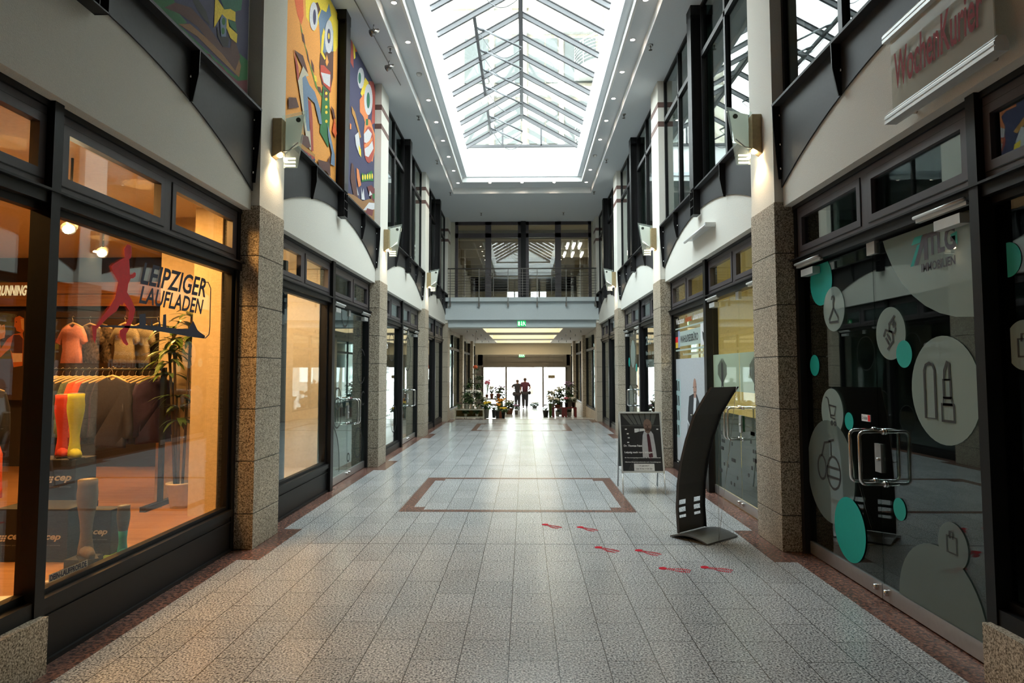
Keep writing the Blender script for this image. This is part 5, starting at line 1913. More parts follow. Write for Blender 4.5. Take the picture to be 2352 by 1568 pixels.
# wooden fascia with lettering on the rear wall
t = thing('wooden_fascia', 'long wooden plank fascia above the clothes reading running, at the back of the shop', 'fascia', (-6.5, 9.7, 2.8))
PL = wood('fascia_wood', (0.28, 0.12, 0.035), (0.45, 0.22, 0.08), 0.9, 0.5, 0)
for z in (2.745, 2.93):
    obj('plank', M().box(-9.3, -4.15, 9.7, 9.76, z, z + 0.175), PL, t)
m = M()
a = onY(-60, 702 - 22, 9.69)
p0, p1 = onY(0, 679, 9.69), onY(62, 679, 9.69)
hh = onY(0, 655, 9.69).z - p0.z
wdt = (p1.x - p0.x) * 1.12
put_text(m, 'RUNNING', lambda u, v: (p1.x - wdt + u, 9.69, p0.z + v), wdt, hh, 0, 0.04, 0.3)
obj('lettering', m, mat('cream_letters', (0.8, 0.72, 0.5), 0.5, emit=(1, 0.85, 0.5, 0.5)), t, recalc=False)
# athlete poster
t = thing('athlete_poster', 'large dark poster of an athlete raising one gloved hand, below the wooden fascia', 'poster', (-7.2, 9.62, 1.6))
m = M().box(-8.6, -5.75, 9.62, 9.65, 1.35, 2.66, 0)
APM = [mat('ap_dark', (0.06, 0.035, 0.02), 0.5), mat('ap_skin', (0.62, 0.17, 0.05), 0.5), mat('ap_light', (0.8, 0.42, 0.18), 0.5), mat('ap_hair', (0.03, 0.02, 0.02), 0.5), mat('ap_top', (0.09, 0.035, 0.05), 0.5), mat('ap_band', (0.8, 0.6, 0.5), 0.5)]


def ap(pts, lay, mt):
    y = 9.619 - 0.0006 * lay
    m.flat([tuple(onY(a * 0.22953 - 24, 640 + b * 0.22953, y)) for a, b in pts], mt)


ap([(330, 540), (340, 600), (330, 870), (240, 885), (225, 800), (205, 700), (165, 730), (110, 785), (70, 780), (60, 690), (65, 590), (105, 600), (112, 700), (180, 600), (240, 555)], 1, 1)
ap([(205, 700), (240, 560), (300, 560), (335, 600), (330, 750), (225, 740)], 2, 4)
ap([(225, 745), (328, 745), (326, 830), (235, 835)], 3, 5)
ap([(65, 590), (75, 550), (95, 480), (150, 455), (160, 530), (150, 590), (105, 605)], 2, 2)
ap([(95, 500), (105, 460), (115, 455), (112, 510), (125, 470), (135, 460), (132, 510), (145, 500), (155, 470), (155, 530), (110, 545)], 3, 5)
ap([(250, 400), (270, 365), (345, 350), (345, 520), (330, 545), (270, 520), (262, 490), (245, 478), (250, 440)], 3, 1)
ap([(290, 330), (345, 310), (345, 395), (300, 370), (262, 385)], 4, 3)
ap([(262, 430), (275, 428), (275, 436), (262, 438)], 4, 3)
ap([(310, 400), (345, 400), (345, 520), (320, 500)], 4, 2)
obj('printed_poster', m, APM, t, recalc=False)

HANG = mat('wooden_hanger', (0.62, 0.47, 0.26), 0.5)
HOOK = mat('hanger_hook', (0.45, 0.4, 0.3), 0.3, 0.8)


def fold(y, k):
    return 0.012 * math.sin(k * 1.7) + 0.01 * math.sin(y * 23 + k)


def garment_mesh(kind, w_=0.42, L_=0.66, slv=0.55, th=0.05, seed=0):
    """cloth hanging in the local y-z plane below z=0 (rail height), thickness along x"""
    r = random.Random(seed)
    m = M()
    hw = w_ / 2
    if kind == 'tee':
        out = [(0.07, -0.10), (hw, -0.15), (hw + 0.10, -0.33), (hw + 0.02, -0.37), (hw - 0.02, -0.26), (hw - 0.01, -0.1 - L_), (-hw + 0.01, -0.1 - L_), (-hw + 0.02, -0.26), (-hw - 0.02, -0.37), (-hw - 0.10, -0.33), (-hw, -0.15), (-0.07, -0.10), (-0.04, -0.135), (0.04, -0.135)]
    else:
        out = [(0.06, -0.09), (hw, -0.15), (hw + 0.045, -0.30), (hw + 0.055, -0.15 - slv), (hw - 0.025, -0.16 - slv), (hw - 0.03, -0.35), (hw - 0.02, -0.1 - L_), (-hw + 0.02, -0.1 - L_), (-hw + 0.03, -0.35), (-hw + 0.025, -0.16 - slv), (-hw - 0.055, -0.15 - slv), (-hw - 0.045, -0.30), (-hw, -0.15), (-0.06, -0.09), (-0.03, -0.12), (0.03, -0.12)]
    # subdivide the outline for soft edges
    pts = []
    for i in range(len(out)):
        a, b = out[i], out[(i + 1) % len(out)]
        n = max(1, int(math.hypot(a[0] - b[0], a[1] - b[1]) / 0.09))
        for k in range(n):
            t = k / n
            pts.append((a[0] + (b[0] - a[0]) * t, a[1] + (b[1] - a[1]) * t))
    n = len(pts)
    ph = 1.0
    lay = []
    for sg, sc in ((-1, 0.82), (-1, 1.0), (1, 1.0), (1, 0.82)):
        t = th / 2 if sc < 1 else th / 4
        for a, b in pts:
            wv = 0.009 * math.sin(b * 17 + a * 9 + ph)
            cx_, cz_ = 0, -0.4
            u = a * (1 if sc == 1 else 0.9)
            v = b if sc == 1 else (b - cz_) * 0.94 + cz_
            lay.append((sg * t + wv, u, v))
    fs = []
    for L1 in range(3):
        for i in range(n):
            j = (i + 1) % n
            fs.append((L1 * n + i, L1 * n + j, (L1 + 1) * n + j, (L1 + 1) * n + i))
    fs.append(tuple(range(n)))
    fs.append(tuple(range(4 * n - 1, 3 * n - 1, -1)))
    m.add(lay, fs, 0, True)
    return m


def hanger_mesh():
    m = M()
    m.tube([(0, -0.2, -0.145), (0, -0.09, -0.1), (0, 0, -0.075), (0, 0.09, -0.1), (0, 0.2, -0.145)], [0.011, 0.012, 0.013, 0.012, 0.011], n=6)
    h = M()
    h.tube([(0, 0, -0.075), (0, 0, -0.035), (0, 0.014, -0.012), (0, 0.02, 0.004), (0, 0.0, 0.021), (0, -0.018, 0.008)], 0.0028, n=5)
    return m, h


FAB = {}


def fab(name, c, var=0.12, sc=40):
    return mat('fabric_' + name, c, 0.9, var=var, scale=sc, bump=0.15)


def rack(label, x0, x1, y, zr, posts, foot=True):
    t = thing('clothes_rack', label, 'clothes rack', ((x0 + x1) / 2, y, SF))
    obj('hanging_rail', M().tube([(x0, y, zr), (x1, y, zr)], 0.012), BLACK, t)
    for x in posts:
        m = M().box(x - 0.022, x + 0.022, y - 0.022, y + 0.022, SF, zr + (0.02 if foot else 0.02))
        obj('rack_post', m, BLACK, t)
        if foot:
            obj('foot', M().box(x - 0.03, x + 0.03, y - 0.32, y + 0.32, SF, SF + 0.05), BLACK, t)
    return t


proto = {}


def hang(kind, fabm, x, y, zr, rz, label, group, L_=0.66, th=0.05, w_=0.42, name=None, slv=0.55):
    key = (kind, fabm.name, L_, th)
    nm = name or ('sweater' if kind == 'long' else 't_shirt')
    if key not in proto:
        t = thing(nm, label, 'clothing', (x, y, zr), rz, group)
        obj('garment', garment_mesh(kind, w_, L_, slv, th, len(proto)), fabm, t, local=True)
        a, b = hanger_mesh()
        obj('hanger', a, HANG, t, local=True)
        obj('hanger_hook', b, HOOK, t, local=True)
        proto[key] = t
    else:
        t = dup(proto[key], (x, y, zr), rz, label, group)
    return t


# front rack: long-sleeved tops
yr, zr = 7.0, 1.79
rack('black clothes rack with a row of long-sleeved tops in the middle of the running shop', -5.15, -3.84, yr, zr, (-5.12, -3.86))
F_dark = fab('charcoal', (0.03, 0.032, 0.036))
F_green = fab('sage', (0.10, 0.14, 0.11), 0.3, 120)
F_orange = fab('orange', (0.62, 0.10, 0.035))
F_purple = fab('purple', (0.05, 0.032, 0.085))
F_navy = fab('navy', (0.03, 0.032, 0.06))
F_tealish = fab('petrol', (0.02, 0.045, 0.05))
seq = [(F_tealish, 'dark petrol long-sleeved top at the left end of the front rack'), (F_dark, 'charcoal long-sleeved top near the left end of the front rack'), (F_dark, 0), (F_dark, 0), (F_green, 'mottled sage green long-sleeved top between charcoal and orange tops'), (F_orange, 'bright orange long-sleeved top, left of the two on the front rack'), (F_orange, 'bright orange long-sleeved top, right of the two on the front rack'),
       (F_navy, 'navy long-sleeved top next to the orange ones'), (F_navy, 0), (F_purple, 'dark purple long-sleeved top, leftmost purple one'), (F_purple, 0), (F_purple, 0), (F_navy, 0), (F_purple, 0), (F_navy, 0), (F_purple, 'dark purple long-sleeved top at the right end of the front rack')]
gl_ = 'tops packed on the front rack'
for i, (f_, lab) in enumerate(seq):
    x = -5.03 + 1.08 * i / (len(seq) - 1)
    cn = {'fabric_charcoal': 'charcoal', 'fabric_navy': 'navy', 'fabric_purple': 'dark purple'}.get(f_.name, '')
    hang('long', f_, x, yr, zr, -0.5, lab or ('%s long-sleeved top packed in the middle of the front rack' % cn), gl_, 0.68, 0.042)
# one purple top facing the window
hang('long', F_navy, -4.2, 6.66, 1.80, PI / 2 - 0.25, 'navy long-sleeved top hung face-on at the front of the rack', gl_, 0.70, 0.05)
# second rail further left with black garments and leggings
rack('black clothes rack with dark garments at the left edge of the shop window', -6.3, -5.0, 6.2, 1.72, (-6.2, -5.1))
F_black = fab('black', (0.012, 0.012, 0.013))
F_camo = fab('mottled_black', (0.05, 0.045, 0.04), 0.7, 25)
for i in range(9):
    hang('long', F_black if i % 3 else F_camo, -6.22 + 0.13 * i, 6.2, 1.72, -0.45, 'black garment packed on the left rack' if i % 3 else 'mottled dark garment packed on the left rack', 'dark garments on the left rack', 0.62, 0.07, slv=0.5)
hang('long', F_orange, -5.1, 6.0, 1.3, -1.1, 'orange running jacket at the right end of the left rack', 'dark garments on the left rack', 0.75, 0.07)
# wall rail at the back with t-shirts
yr2, zr2 = 8.9, 2.50
rack('high rail with short-sleeved shirts on the dark back wall', -6.55, -4.2, yr2, zr2, (-6.5, -4.25), False)
F_pink = fab('pink', (0.66, 0.27, 0.24))
F_pattern = fab('dark_pattern', (0.10, 0.07, 0.05), 0.8, 30)
F_grey = fab('heather_grey', (0.28, 0.25, 0.19), 0.5, 150)
sh = [(-6.12, F_pink, 'pink t-shirt hung face-on at the left of the high rail'), (-5.95, F_pattern, 'dark patterned t-shirt behind the pink one'), (-5.85, F_pattern, 'dark patterned t-shirt, second behind the pink one'), (-5.4, F_grey, 'heather grey t-shirt hung face-on on the high rail'), (-5.25, F_grey, 'heather grey t-shirt directly behind the face-on grey one'),
      (-5.0, F_black, 'black t-shirt between the grey shirts and the plant'), (-4.6, F_dark, 'charcoal t-shirt at the right end of the high rail, behind the plant')]
for i, (x, f_, lab) in enumerate(sh):
    hang('tee', f_, x, yr2 + (-0.1, 0.0, 0.1, -0.1, 0.0, -0.02, -0.02)[i], zr2, PI / 2 - 0.35, lab, 'shirts on the high rail', 0.52, 0.05, 0.40)

# display boxes
NAVYB = mat('navy_box_card', (0.010, 0.013, 0.018), 0.6)


def disp_box(label, x0, x1, y0, y1, z0, z1, logos):
    t = thing('display_box', label, 'box', ((x0 + x1) / 2, (y0 + y1) / 2, z0))
    obj('carton', M().box(x0, x1, y0, y1, z0, z1), NAVYB, t, bevel=0.004)
    m = M()
    for lx, lz, w_ in logos:
        P = lambda u, v: (lx + u, y0 - 0.0015, lz + v)
        h = w_ * 0.23
        put_text(m, 'cep', lambda u, v: P(u + w_ * 0.38, v), w_ * 0.62, h * 1.1, 0, 0.03, 0.3)
        for i in range(3):
            for j in range(3):
                a, b = w_ * 0.1 * i + 0.03 * w_ * j, h * 0.36 * j
                m.flat([P(a, b), P(a + w_ * 0.08, b), P(a + w_ * 0.1, b + h * 0.28), P(a + w_ * 0.02, b + h * 0.28)])
        put_text(m, 'the intelligent sportswear', lambda u, v: P(u, v - h * 0.75), w_, h * 0.28, 1)
    obj('logo', m, [mat('box_white', (0.6, 0.58, 0.52), 0.5), mat('box_grey', (0.2, 0.19, 0.17), 0.5)], t, recalc=False)
    return t


disp_box('long dark display box with white logos standing lowest behind the window', -3.98, -3.42, 4.95, 5.3, SF, 0.74, [(-3.95, 0.5, 0.2), (-3.66, 0.50, 0.19)])
disp_box('tall dark display box under the yellow and red socks', -4.14, -3.72, 5.45, 5.72, SF, 1.04, [(-3.98, 0.85, 0.23)])
disp_box('dark display box right of the grey sock leg', -3.42, -3.2, 5.12, 5.27, SF, 0.70, [(-3.405, 0.50, 0.18)])
# sock display legs
LEG = [(0.0, 0.0), (0.045, 0.0), (0.05, 0.02), (0.045, 0.07), (0.038, 0.12), (0.036, 0.17), (0.042, 0.24), (0.055, 0.32), (0.064, 0.38), (0.066, 0.43), (0.061, 0.48), (0.063, 0.525)]


def sock_leg(label, x, y, z, k, c, c2=None, short=False, top=0.525):
    t = thing('sock_display_leg', label, 'display leg', (x, y, z), 0.7, 'leg forms wearing compression socks')
    pr = [(r * k, q * k) for r, q in LEG]
    m = M()
    m.lathe(pr, (0, 0, 0), 0, 18, 1.0, 0.85)
    m.tube([(0, -0.02 * k, 0.035 * k), (0.01 * k, -0.09 * k, 0.03 * k), (0.015 * k, -0.15 * k, 0.025 * k)], [0.042 * k, 0.038 * k, 0.026 * k], n=10)
    obj('sock', m, c, t, local=True)
    m = M().lathe([(0.058 * k, 0.524 * k), (0.052 * k, 0.53 * k), (0.001, 0.53 * k)], (0, 0, 0), 0, 18, 1, 0.85)
    obj('leg_top', m, mat('leg_top_grey', (0.22, 0.2, 0.16), 0.4), t, local=True)
    m = M()
    put_text(m, 'cep', lambda u, v: (-0.03 * k + u, -0.01 * k + v * 0.8, 0.532 * k), 0.06 * k, 0.022 * k, 0, 0.03, 0.2)
    obj('leg_logo', m, WHITEV, t, local=True, recalc=False)
    if c2:
        m = M()
        m.lathe([(0.0505 * k, 0.0), (0.0525 * k, 0.02 * k), (0.048 * k, 0.07 * k), (0.041 * k, 0.12 * k), (0.039 * k, 0.17 * k), (0.046 * k, 0.26 * k)], (0, 0, 0), 0, 18, 1, 0.87)
        m.tube([(0, -0.02 * k, 0.036 * k), (0.01 * k, -0.09 * k, 0.031 * k), (0.015 * k, -0.152 * k, 0.026 * k)], [0.045 * k, 0.041 * k, 0.029 * k], n=10)
        obj('ankle_sock', m, c2, t, local=True)
    m = M().box(-0.05 * k, 0.06 * k, -0.17 * k, 0.04 * k, -0.004, 0.008 * k)
    obj('sole', m, BLACK, t, local=True)
    return t


sock_leg('leg form in a bright yellow-green compression sock on the tall dark box', -3.84, 5.60, 1.044, 1.02, mat('neon_yellow', (0.55, 0.58, 0.02), 0.7))
sock_leg('leg form in a red compression sock on the tall dark box', -3.99, 5.66, 1.044, 1.0, mat('coral_red', (0.6, 0.05, 0.03), 0.7))
disp_box('small dark box under the grey sock leg', -3.31, -3.13, 4.76, 4.93, SF, 0.42, [])
sock_leg('leg form in a grey-brown compression sock in front of the boxes', -3.22, 4.86, 0.424, 1.05, mat('taupe_sock', (0.17, 0.125, 0.085), 0.8))
sock_leg('short leg form in a teal and green ankle sock beside the boxes', -3.11, 5.13, SF + 0.004, 0.72, mat('dark_taupe', (0.10, 0.08, 0.06), 0.8), mat('teal_sock', (0.0, 0.30, 0.30), 0.7))
# leaflets on the sill
LE = [((0.0, 0.0), 0.3, 0.02, (0.28, 0.45, 0.04), 'green magazine lying near the short sock leg', (-3.13, 5.12)), ((0, 0), -0.2, 0.01, (0.03, 0.03, 0.03), 'black leaflet lying on the window sill', (-3.18, 4.85)), ((0, 0), 0.1, 0.01, (0.55, 0.5, 0.42), 'white leaflet lying by the web address sticker', (-3.14, 4.6)),
      ((0, 0), 0.5, 0.01, (0.5, 0.07, 0.07), 'red and white magazine lying at the lower left edge of the window', (-3.16, 3.86)), ((0, 0), 0.2, 0.01, (0.75, 0.7, 0.6), 'white sheet lying behind the red magazine', (-3.24, 4.02))]
for i, (_, rz, h, c, lab, (x, y)) in enumerate(LE):
    o = obj('magazine', M().box(-0.105, 0.105, -0.148, 0.148, 0, 0.008 + 0.002 * i), mat('mag%d' % i, c, 0.4, var=0.3, scale=12))
    o.location = (x, y, SF)
    o.rotation_euler = (0, 0, rz)
    tag(o, lab, 'magazine')


# ------------------------------------------------------------------ plants
def leaf(m, base, d, L_, w_, droop, mt=0, n=4):
    """tapering arched blade"""
    d = Vector(d).normalized()
    side = d.cross(Vector((0, 0, 1)))
    if side.length < 0.05:
        side = Vector((1, 0, 0))
    side.normalize()
    p = Vector(base)
    vs = []
    wid = [0.35, 0.9, 1.0, 0.7, 0.05] if n == 4 else [0.4, 1.0, 0.05]
    for k in range(n + 1):
        ww = w_ * wid[k] / 2
        vs += [p - side * ww, p + Vector((0, 0, -0.1 * ww)), p + side * ww]
        d = (d + Vector((0, 0, -droop / n))).normalized()
        p = p + d * (L_ / n)
    fs = []
    for k in range(n):
        q = 3 * k
        fs += [(q, q + 1, q + 4, q + 3), (q + 1, q + 2, q + 5, q + 4)]
    m.add(vs, fs, mt, True)


def crown(m, c, n, L_, w_, up=0.4, droop=1.4, r=None, mt=0, seg=4):
    r = r or R_
    for k in range(n):
        a = r.random() * 2 * PI
        e = up + r.random() * 0.8
        leaf(m, (c[0], c[1], c[2] + r.random() * 0.05 * L_), (math.cos(a), math.sin(a), e), L_ * (0.7 + 0.5 * r.random()), w_ * (0.8 + 0.4 * r.random()), droop * (0.6 + 0.7 * r.random()), mt, seg)


LEAFM = mat('leaf_green', (0.10, 0.17, 0.03), 0.35, var=0.35, scale=12)
LEAFD = mat('leaf_dark', (0.035, 0.075, 0.022), 0.4, var=0.35, scale=12)
SOIL = mat('soil', (0.03, 0.02, 0.015), 0.95)
POTW = mat('white_pot', (0.62, 0.58, 0.48), 0.5)
px0, py0 = -3.62, 6.93
t = thing('potted_dracaena', 'tall leafy plant with several crowns in a white pot beside the clothes rack', 'plant', (px0, py0, SF))
m = M().lathe([(0.085, 0), (0.12, 0.24), (0.135, 0.245), (0.135, 0.26), (0.115, 0.26), (0.11, 0.22)], (px0, py0, SF), 0, 20)
obj('plant_pot', m, POTW, t)
obj('soil', M().lathe([(0.11, 0.22), (0.001, 0.225)], (px0, py0, SF), 0, 16), SOIL, t)
m = M()
st = [((0.03, 0.0), (0.06, 0.04), 2.0), ((-0.04, 0.02), (-0.10, -0.02), 1.85), ((0.0, -0.03), (0.02, -0.1), 1.15), ((-0.05, 0.0), (-0.16, 0.02), 1.62)]
for a, b, h in st:
    m.tube([(px0 + a[0], py0 + a[1], SF + 0.2), (px0 + (a[0] + b[0]) / 2, py0 + (a[1] + b[1]) / 2, SF + h * 0.6), (px0 + b[0], py0 + b[1], SF + h)], 0.014, n=7)
obj('stem', m, mat('stem_brown', (0.12, 0.08, 0.04), 0.8), t)
for a, b, h in st:
    m = M()
    n = 26 if h > 1.5 else 20
    for q in range(3):
        crown(m, (px0 + b[0], py0 + b[1], SF + h - 0.12 * q), n // 2, 0.30, 0.05, 0.3, 1.5)
    obj('foliage', m, LEAFM if h != 1.15 else LEAFD, t, recalc=False)

# shop lamps
for (px_, py_), lab in (((160, 527), 'bright round ceiling spotlight at the upper left of the running shop window'), ((236, 582), 'small ceiling spotlight behind the running figure')):
    y = 5.2 if px_ < 200 else 6.6
    p = onY(px_, py_, y)
    t = thing('ceiling_spotlight', lab, 'ceiling light', (p.x, p.y, 3.5))
    obj('lamp_stem', M().tube([(p.x, p.y, 3.5), (p.x, p.y, p.z + 0.04)], 0.01), BLACK, t)
    obj('lamp_head', M().tube([(p.x - 0.02, p.y + 0.06, p.z + 0.05), (p.x + 0.01, p.y - 0.03, p.z)], [0.04, 0.055], n=14), SILVER, t)
    obj('lamp_glow', M().ball((p.x + 0.012, p.y - 0.035, p.z - 0.002), 0.048, 0.02, 0.04), BULB, t)
WARM = (1.0, 0.47, 0.14)
for x, y, e_, in ((-3.7, 4.6, 60), (-4.2, 5.9, 90), (-5.6, 5.2, 110), (-5.2, 8.0, 110), (-3.35, 5.7, 60), (-4.6, 3.0, 60)):
    lamp('shop_light', 'AREA', (x, y, 3.42), e_ * 0.5, WARM, 0.35)
lamp('niche_light', 'AREA', (sx(-1, 0.75), 8.7, 3.3), 20, (1.0, 0.62, 0.34), 0.3)
lamp('niche_light', 'AREA', (sx(-1, 0.75), 7.9, 3.3), 15, (1.0, 0.62, 0.34), 0.3)

# ------------------------------------------------------------------ flower stall in the passage
POTC = {'w': POTW, 't': mat('terracotta', (0.35, 0.12, 0.06), 0.7), 'k': mat('black_bucket', (0.02, 0.02, 0.02), 0.4), 'g': mat('green_vase', (0.08, 0.2, 0.03), 0.3), 'y': mat('grey_pot', (0.28, 0.27, 0.24), 0.6)}
BLO = {'yellow': (0.75, 0.5, 0.02), 'orange': (0.75, 0.3, 0.02), 'pink': (0.7, 0.2, 0.3), 'white': (0.75, 0.72, 0.65), 'lilac': (0.35, 0.2, 0.38), 'red': (0.5, 0.05, 0.04), 'lavender': (0.3, 0.27, 0.27)}


def plant(label, x, y, z, pot, ph, pr, fol, fh, spread, blo=None, nb=8, bs=0.04, cat='plant', nm='potted_plant', group=None):
    t = thing(nm, label, cat, (x, y, z), 0, group)
    m = M().lathe([(pr * 0.72, 0), (pr, ph * 0.92), (pr * 1.06, ph * 0.92), (pr * 1.06, ph), (pr * 0.9, ph), (pr * 0.85, ph * 0.85), (0.001, ph * 0.85)], n=14)
    obj('plant_pot' if pot != 'k' else 'bucket', m, POTC[pot], t, local=True)
    r = random.Random(hash(label) % 1000 if False else sum(map(ord, label)))
    m = M()
    if fol == 'bush':
        for k in range(110):
            a, e = r.random() * 2 * PI, r.random()
            c = (spread * 0.6 * e * math.cos(a), spread * 0.6 * e * math.sin(a), ph + fh * (0.15 + 0.8 * r.random()))
            leaf(m, c, (math.cos(a), math.sin(a), r.random() - 0.2), spread * 0.5, spread * 0.26, 0.8, 0, 2)
    elif fol == 'fern':
        crown(m, (0, 0, ph * 0.9), 26, spread, spread * 0.12, 0.5, 1.3, r, 0, 4)
    elif fol == 'grass':
        crown(m, (0, 0, ph * 0.9), 40, fh, 0.02, 1.4, 0.6, r, 0, 2)
    else:    # cut flowers on stems
        for k in range(16):
            a, e = r.random() * 2 * PI, r.random()
            m.tube([(0.02 * math.cos(a), 0.02 * math.sin(a), ph * 0.6), (spread * 0.5 * e * math.cos(a), spread * 0.5 * e * math.sin(a), ph + fh * 0.85)], 0.006, n=4)
            leaf(m, (spread * 0.3 * e * math.cos(a), spread * 0.3 * e * math.sin(a), ph + fh * 0.45), (math.cos(a), math.sin(a), 0.6), spread * 0.5, spread * 0.2, 0.6, 0, 2)
    obj('foliage', m, LEAFD if fol != 'cut' else LEAFM, t, local=True, recalc=False)
    if blo:
        m = M()
        nb, bs = int(nb * 1.8), bs * 0.75
        for k in range(nb):
            a, e = r.random() * 2 * PI, math.sqrt(r.random())
            c = (spread * 0.5 * e * math.cos(a), spread * 0.5 * e * math.sin(a), ph + fh * (0.75 + 0.3 * r.random()))
            m.ball(c, bs, bs, bs * 0.7, 0, 8, 4)
        obj('blossom', m, mat('blossom_' + blo, BLO[blo], 0.6, var=0.25, scale=30), t, local=True)
    return t


def bench(label, x0, x1, y0, y1, z0, h, mt, legw=0.05, shelf=None, nm='bench', cat='bench', nl=2, legs_mt=None, solid=None):
    t = thing(nm, label, cat, ((x0 + x1) / 2, (y0 + y1) / 2, z0))
    obj('table_top', M().box(x0, x1, y0, y1, z0 + h - 0.035, z0 + h), mt, t)
    xs = [x0 + (x1 - x0 - legw) * k / (nl - 1) for k in range(nl)]
    for x in xs:
        for y in (y0, y1 - 0.05):
            obj('leg', M().box(x, x + legw, y, y + 0.05, z0, z0 + h - 0.035), legs_mt or mt, t)
    if shelf:
        obj('shelf', M().box(x0 + legw, x1 - legw, y0, y1, z0 + shelf, z0 + shelf + 0.025), mt, t)
    if solid:
        obj('back_board', M().box(x0 + legw, x1 - legw, y1 - 0.03, y1 - 0.01, z0 + shelf, z0 + h - 0.03), solid, t)
    return t


DKW = wood('stall_dark_wood', (0.05, 0.03, 0.02), (0.10, 0.06, 0.035), 1, 0.6, 0)
PALEW = mat('pale_bench', (0.42, 0.38, 0.28), 0.6)
bench('low pale bench with pots on and under it beside the left passage wall', -2.6, -1.52, 24.45, 25.0, 0.0, 0.36, PALEW, 0.03, 0.05, solid=mat('ochre_board', (0.28, 0.17, 0.05), 0.7))
# stepped shelf rack behind
t = thing('plant_shelf', 'tall stepped plant shelf with potted plants behind the low pale bench', 'shelf', (-2.2, 25.8, 0))
for k, (z, yq) in enumerate(((0.55, 25.35), (0.95, 25.55), (1.3, 25.75), (1.66, 25.95))):
    obj('shelf_board', M().box(-2.62 + 0.18 * k, -1.62 - 0.04 * k, yq, yq + 0.28, z - 0.03, z), DKW, t)
for x in (-2.32, -1.72):
    m = M()
    m.box(x, x + 0.035, 26.2, 26.24, fz(26.2), 2.0)
    m.box(x, x + 0.035, 25.35, 25.39, fz(25.3), 0.55)
    obj('shelf_post', m, DKW, t)
bench('dark table with brown bouquets in the passage left of the entrance', -1.62, -1.0, 26.6, 27.1, fz(26.8), 0.78, DKW, 0.06, nm='flower_table', cat='table')
LG = 'plants on the left flower stall'
PLN = [
    ('spiky palm in a white pot at the left end of the low bench', -2.45, 24.65, 0.36, 'w', 0.13, 0.07, 'fern', 0.3, 0.32, None),
    ('dark bushy plant in the large white pot on the low bench', -2.15, 24.7, 0.36, 'w', 0.19, 0.10, 'bush', 0.42, 0.3, None),
    ('leafy plant in a small white pot near the middle of the low bench', -1.93, 24.62, 0.36, 'w', 0.12, 0.07, 'bush', 0.3, 0.22, None),
    ('fern-like plant in a white pot on the right part of the low bench', -1.73, 24.62, 0.36, 'w', 0.14, 0.075, 'fern', 0.3, 0.3, None),
    ('small round bush in a white pot under the bench, left one', -2.2, 24.62, 0.075, 'w', 0.11, 0.06, 'bush', 0.17, 0.2, None),
    ('small round bush in a white pot under the bench, right one', -1.78, 24.62, 0.075, 'w', 0.11, 0.06, 'bush', 0.17, 0.2, None),
    ('white-flowering plant on the second step of the tall shelf, left one', -2.15, 25.5, 0.55, 'w', 0.12, 0.07, 'bush', 0.34, 0.3, 'white'),
    ('white-flowering plant on the second step of the tall shelf, right one', -1.78, 25.5, 0.55, 'w', 0.12, 0.07, 'bush', 0.34, 0.3, 'white'),
    ('dark leafy plant on the left of the third shelf step', -2.2, 25.7, 0.95, 'w', 0.13, 0.07, 'bush', 0.25, 0.25, None),
    ('dark leafy plant on the right of the third shelf step', -1.8, 25.7, 0.95, 'y', 0.13, 0.07, 'bush', 0.25, 0.25, None),
    ('hanging fern in a white pot on the left of the upper shelf', -2.1, 25.88, 1.3, 'w', 0.12, 0.07, 'fern', 0.2, 0.25, None),
    ('plant in a white pot on the right of the upper shelf', -1.78, 25.88, 1.3, 'w', 0.12, 0.07, 'bush', 0.18, 0.22, None),
    ('leafy plant in a glass-like white pot on the top shelf', -1.9, 26.08, 1.66, 'w', 0.13, 0.07, 'fern', 0.2, 0.28, None),
    ('pink flowering orchid on the dark table', -1.54, 26.85, fz(26.8) + 0.78, 't', 0.16, 0.06, 'cut', 0.55, 0.2, 'pink'),
    ('brown dried bouquet with white tips on the dark table, left one', -1.34, 26.8, fz(26.8) + 0.78, 't', 0.2, 0.07, 'grass', 0.26, 0.14, 'white'),
    ('brown dried bouquet on the dark table, right one', -1.08, 26.9, fz(26.8) + 0.78, 't', 0.2, 0.07, 'grass', 0.24, 0.14, None),
    ('white hydrangea in front of the dark table', -1.58, 25.9, fz(25.9), 'y', 0.35, 0.1, 'bush', 0.45, 0.32, 'white'),
    ('bright yellow chrysanthemums in a tall grey pot right of the bench', -1.42, 24.95, 0.0, 'y', 0.34, 0.08, 'bush', 0.26, 0.3, 'yellow'),
    ('grey-lilac heather bunch in a black bucket', -1.17, 25.15, 0.0, 'k', 0.3, 0.08, 'grass', 0.22, 0.24, 'lavender'),
    ('mixed bouquet with orange blossoms in a black bucket', -1.06, 25.6, fz(25.6), 'k', 0.3, 0.08, 'cut', 0.26, 0.25, 'orange'),
    ('tall sunflowers in a terracotta pot', -0.98, 26.6, fz(26.6), 't', 0.3, 0.1, 'cut', 0.45, 0.4, 'orange'),
    ('small yellow flowers in a black bucket nearest the walkway', -0.84, 25.9, fz(25.9), 'k', 0.26, 0.075, 'bush', 0.14, 0.28, 'yellow'),
    ('lilac hydrangea at the left door post', -1.25, 33.5, -0.3, 'y', 0.5, 0.14, 'bush', 0.8, 0.5, 'lilac'),
    ('green trailing plant in a terracotta planter by the door post', -0.75, 32.0, -0.3, 't', 0.28, 0.2, 'bush', 0.35, 0.45, 'white'),
    ('small plant right of the terracotta planter', -0.4, 31.6, -0.3, 'y', 0.2, 0.09, 'bush', 0.25, 0.25, 'lilac'),
]
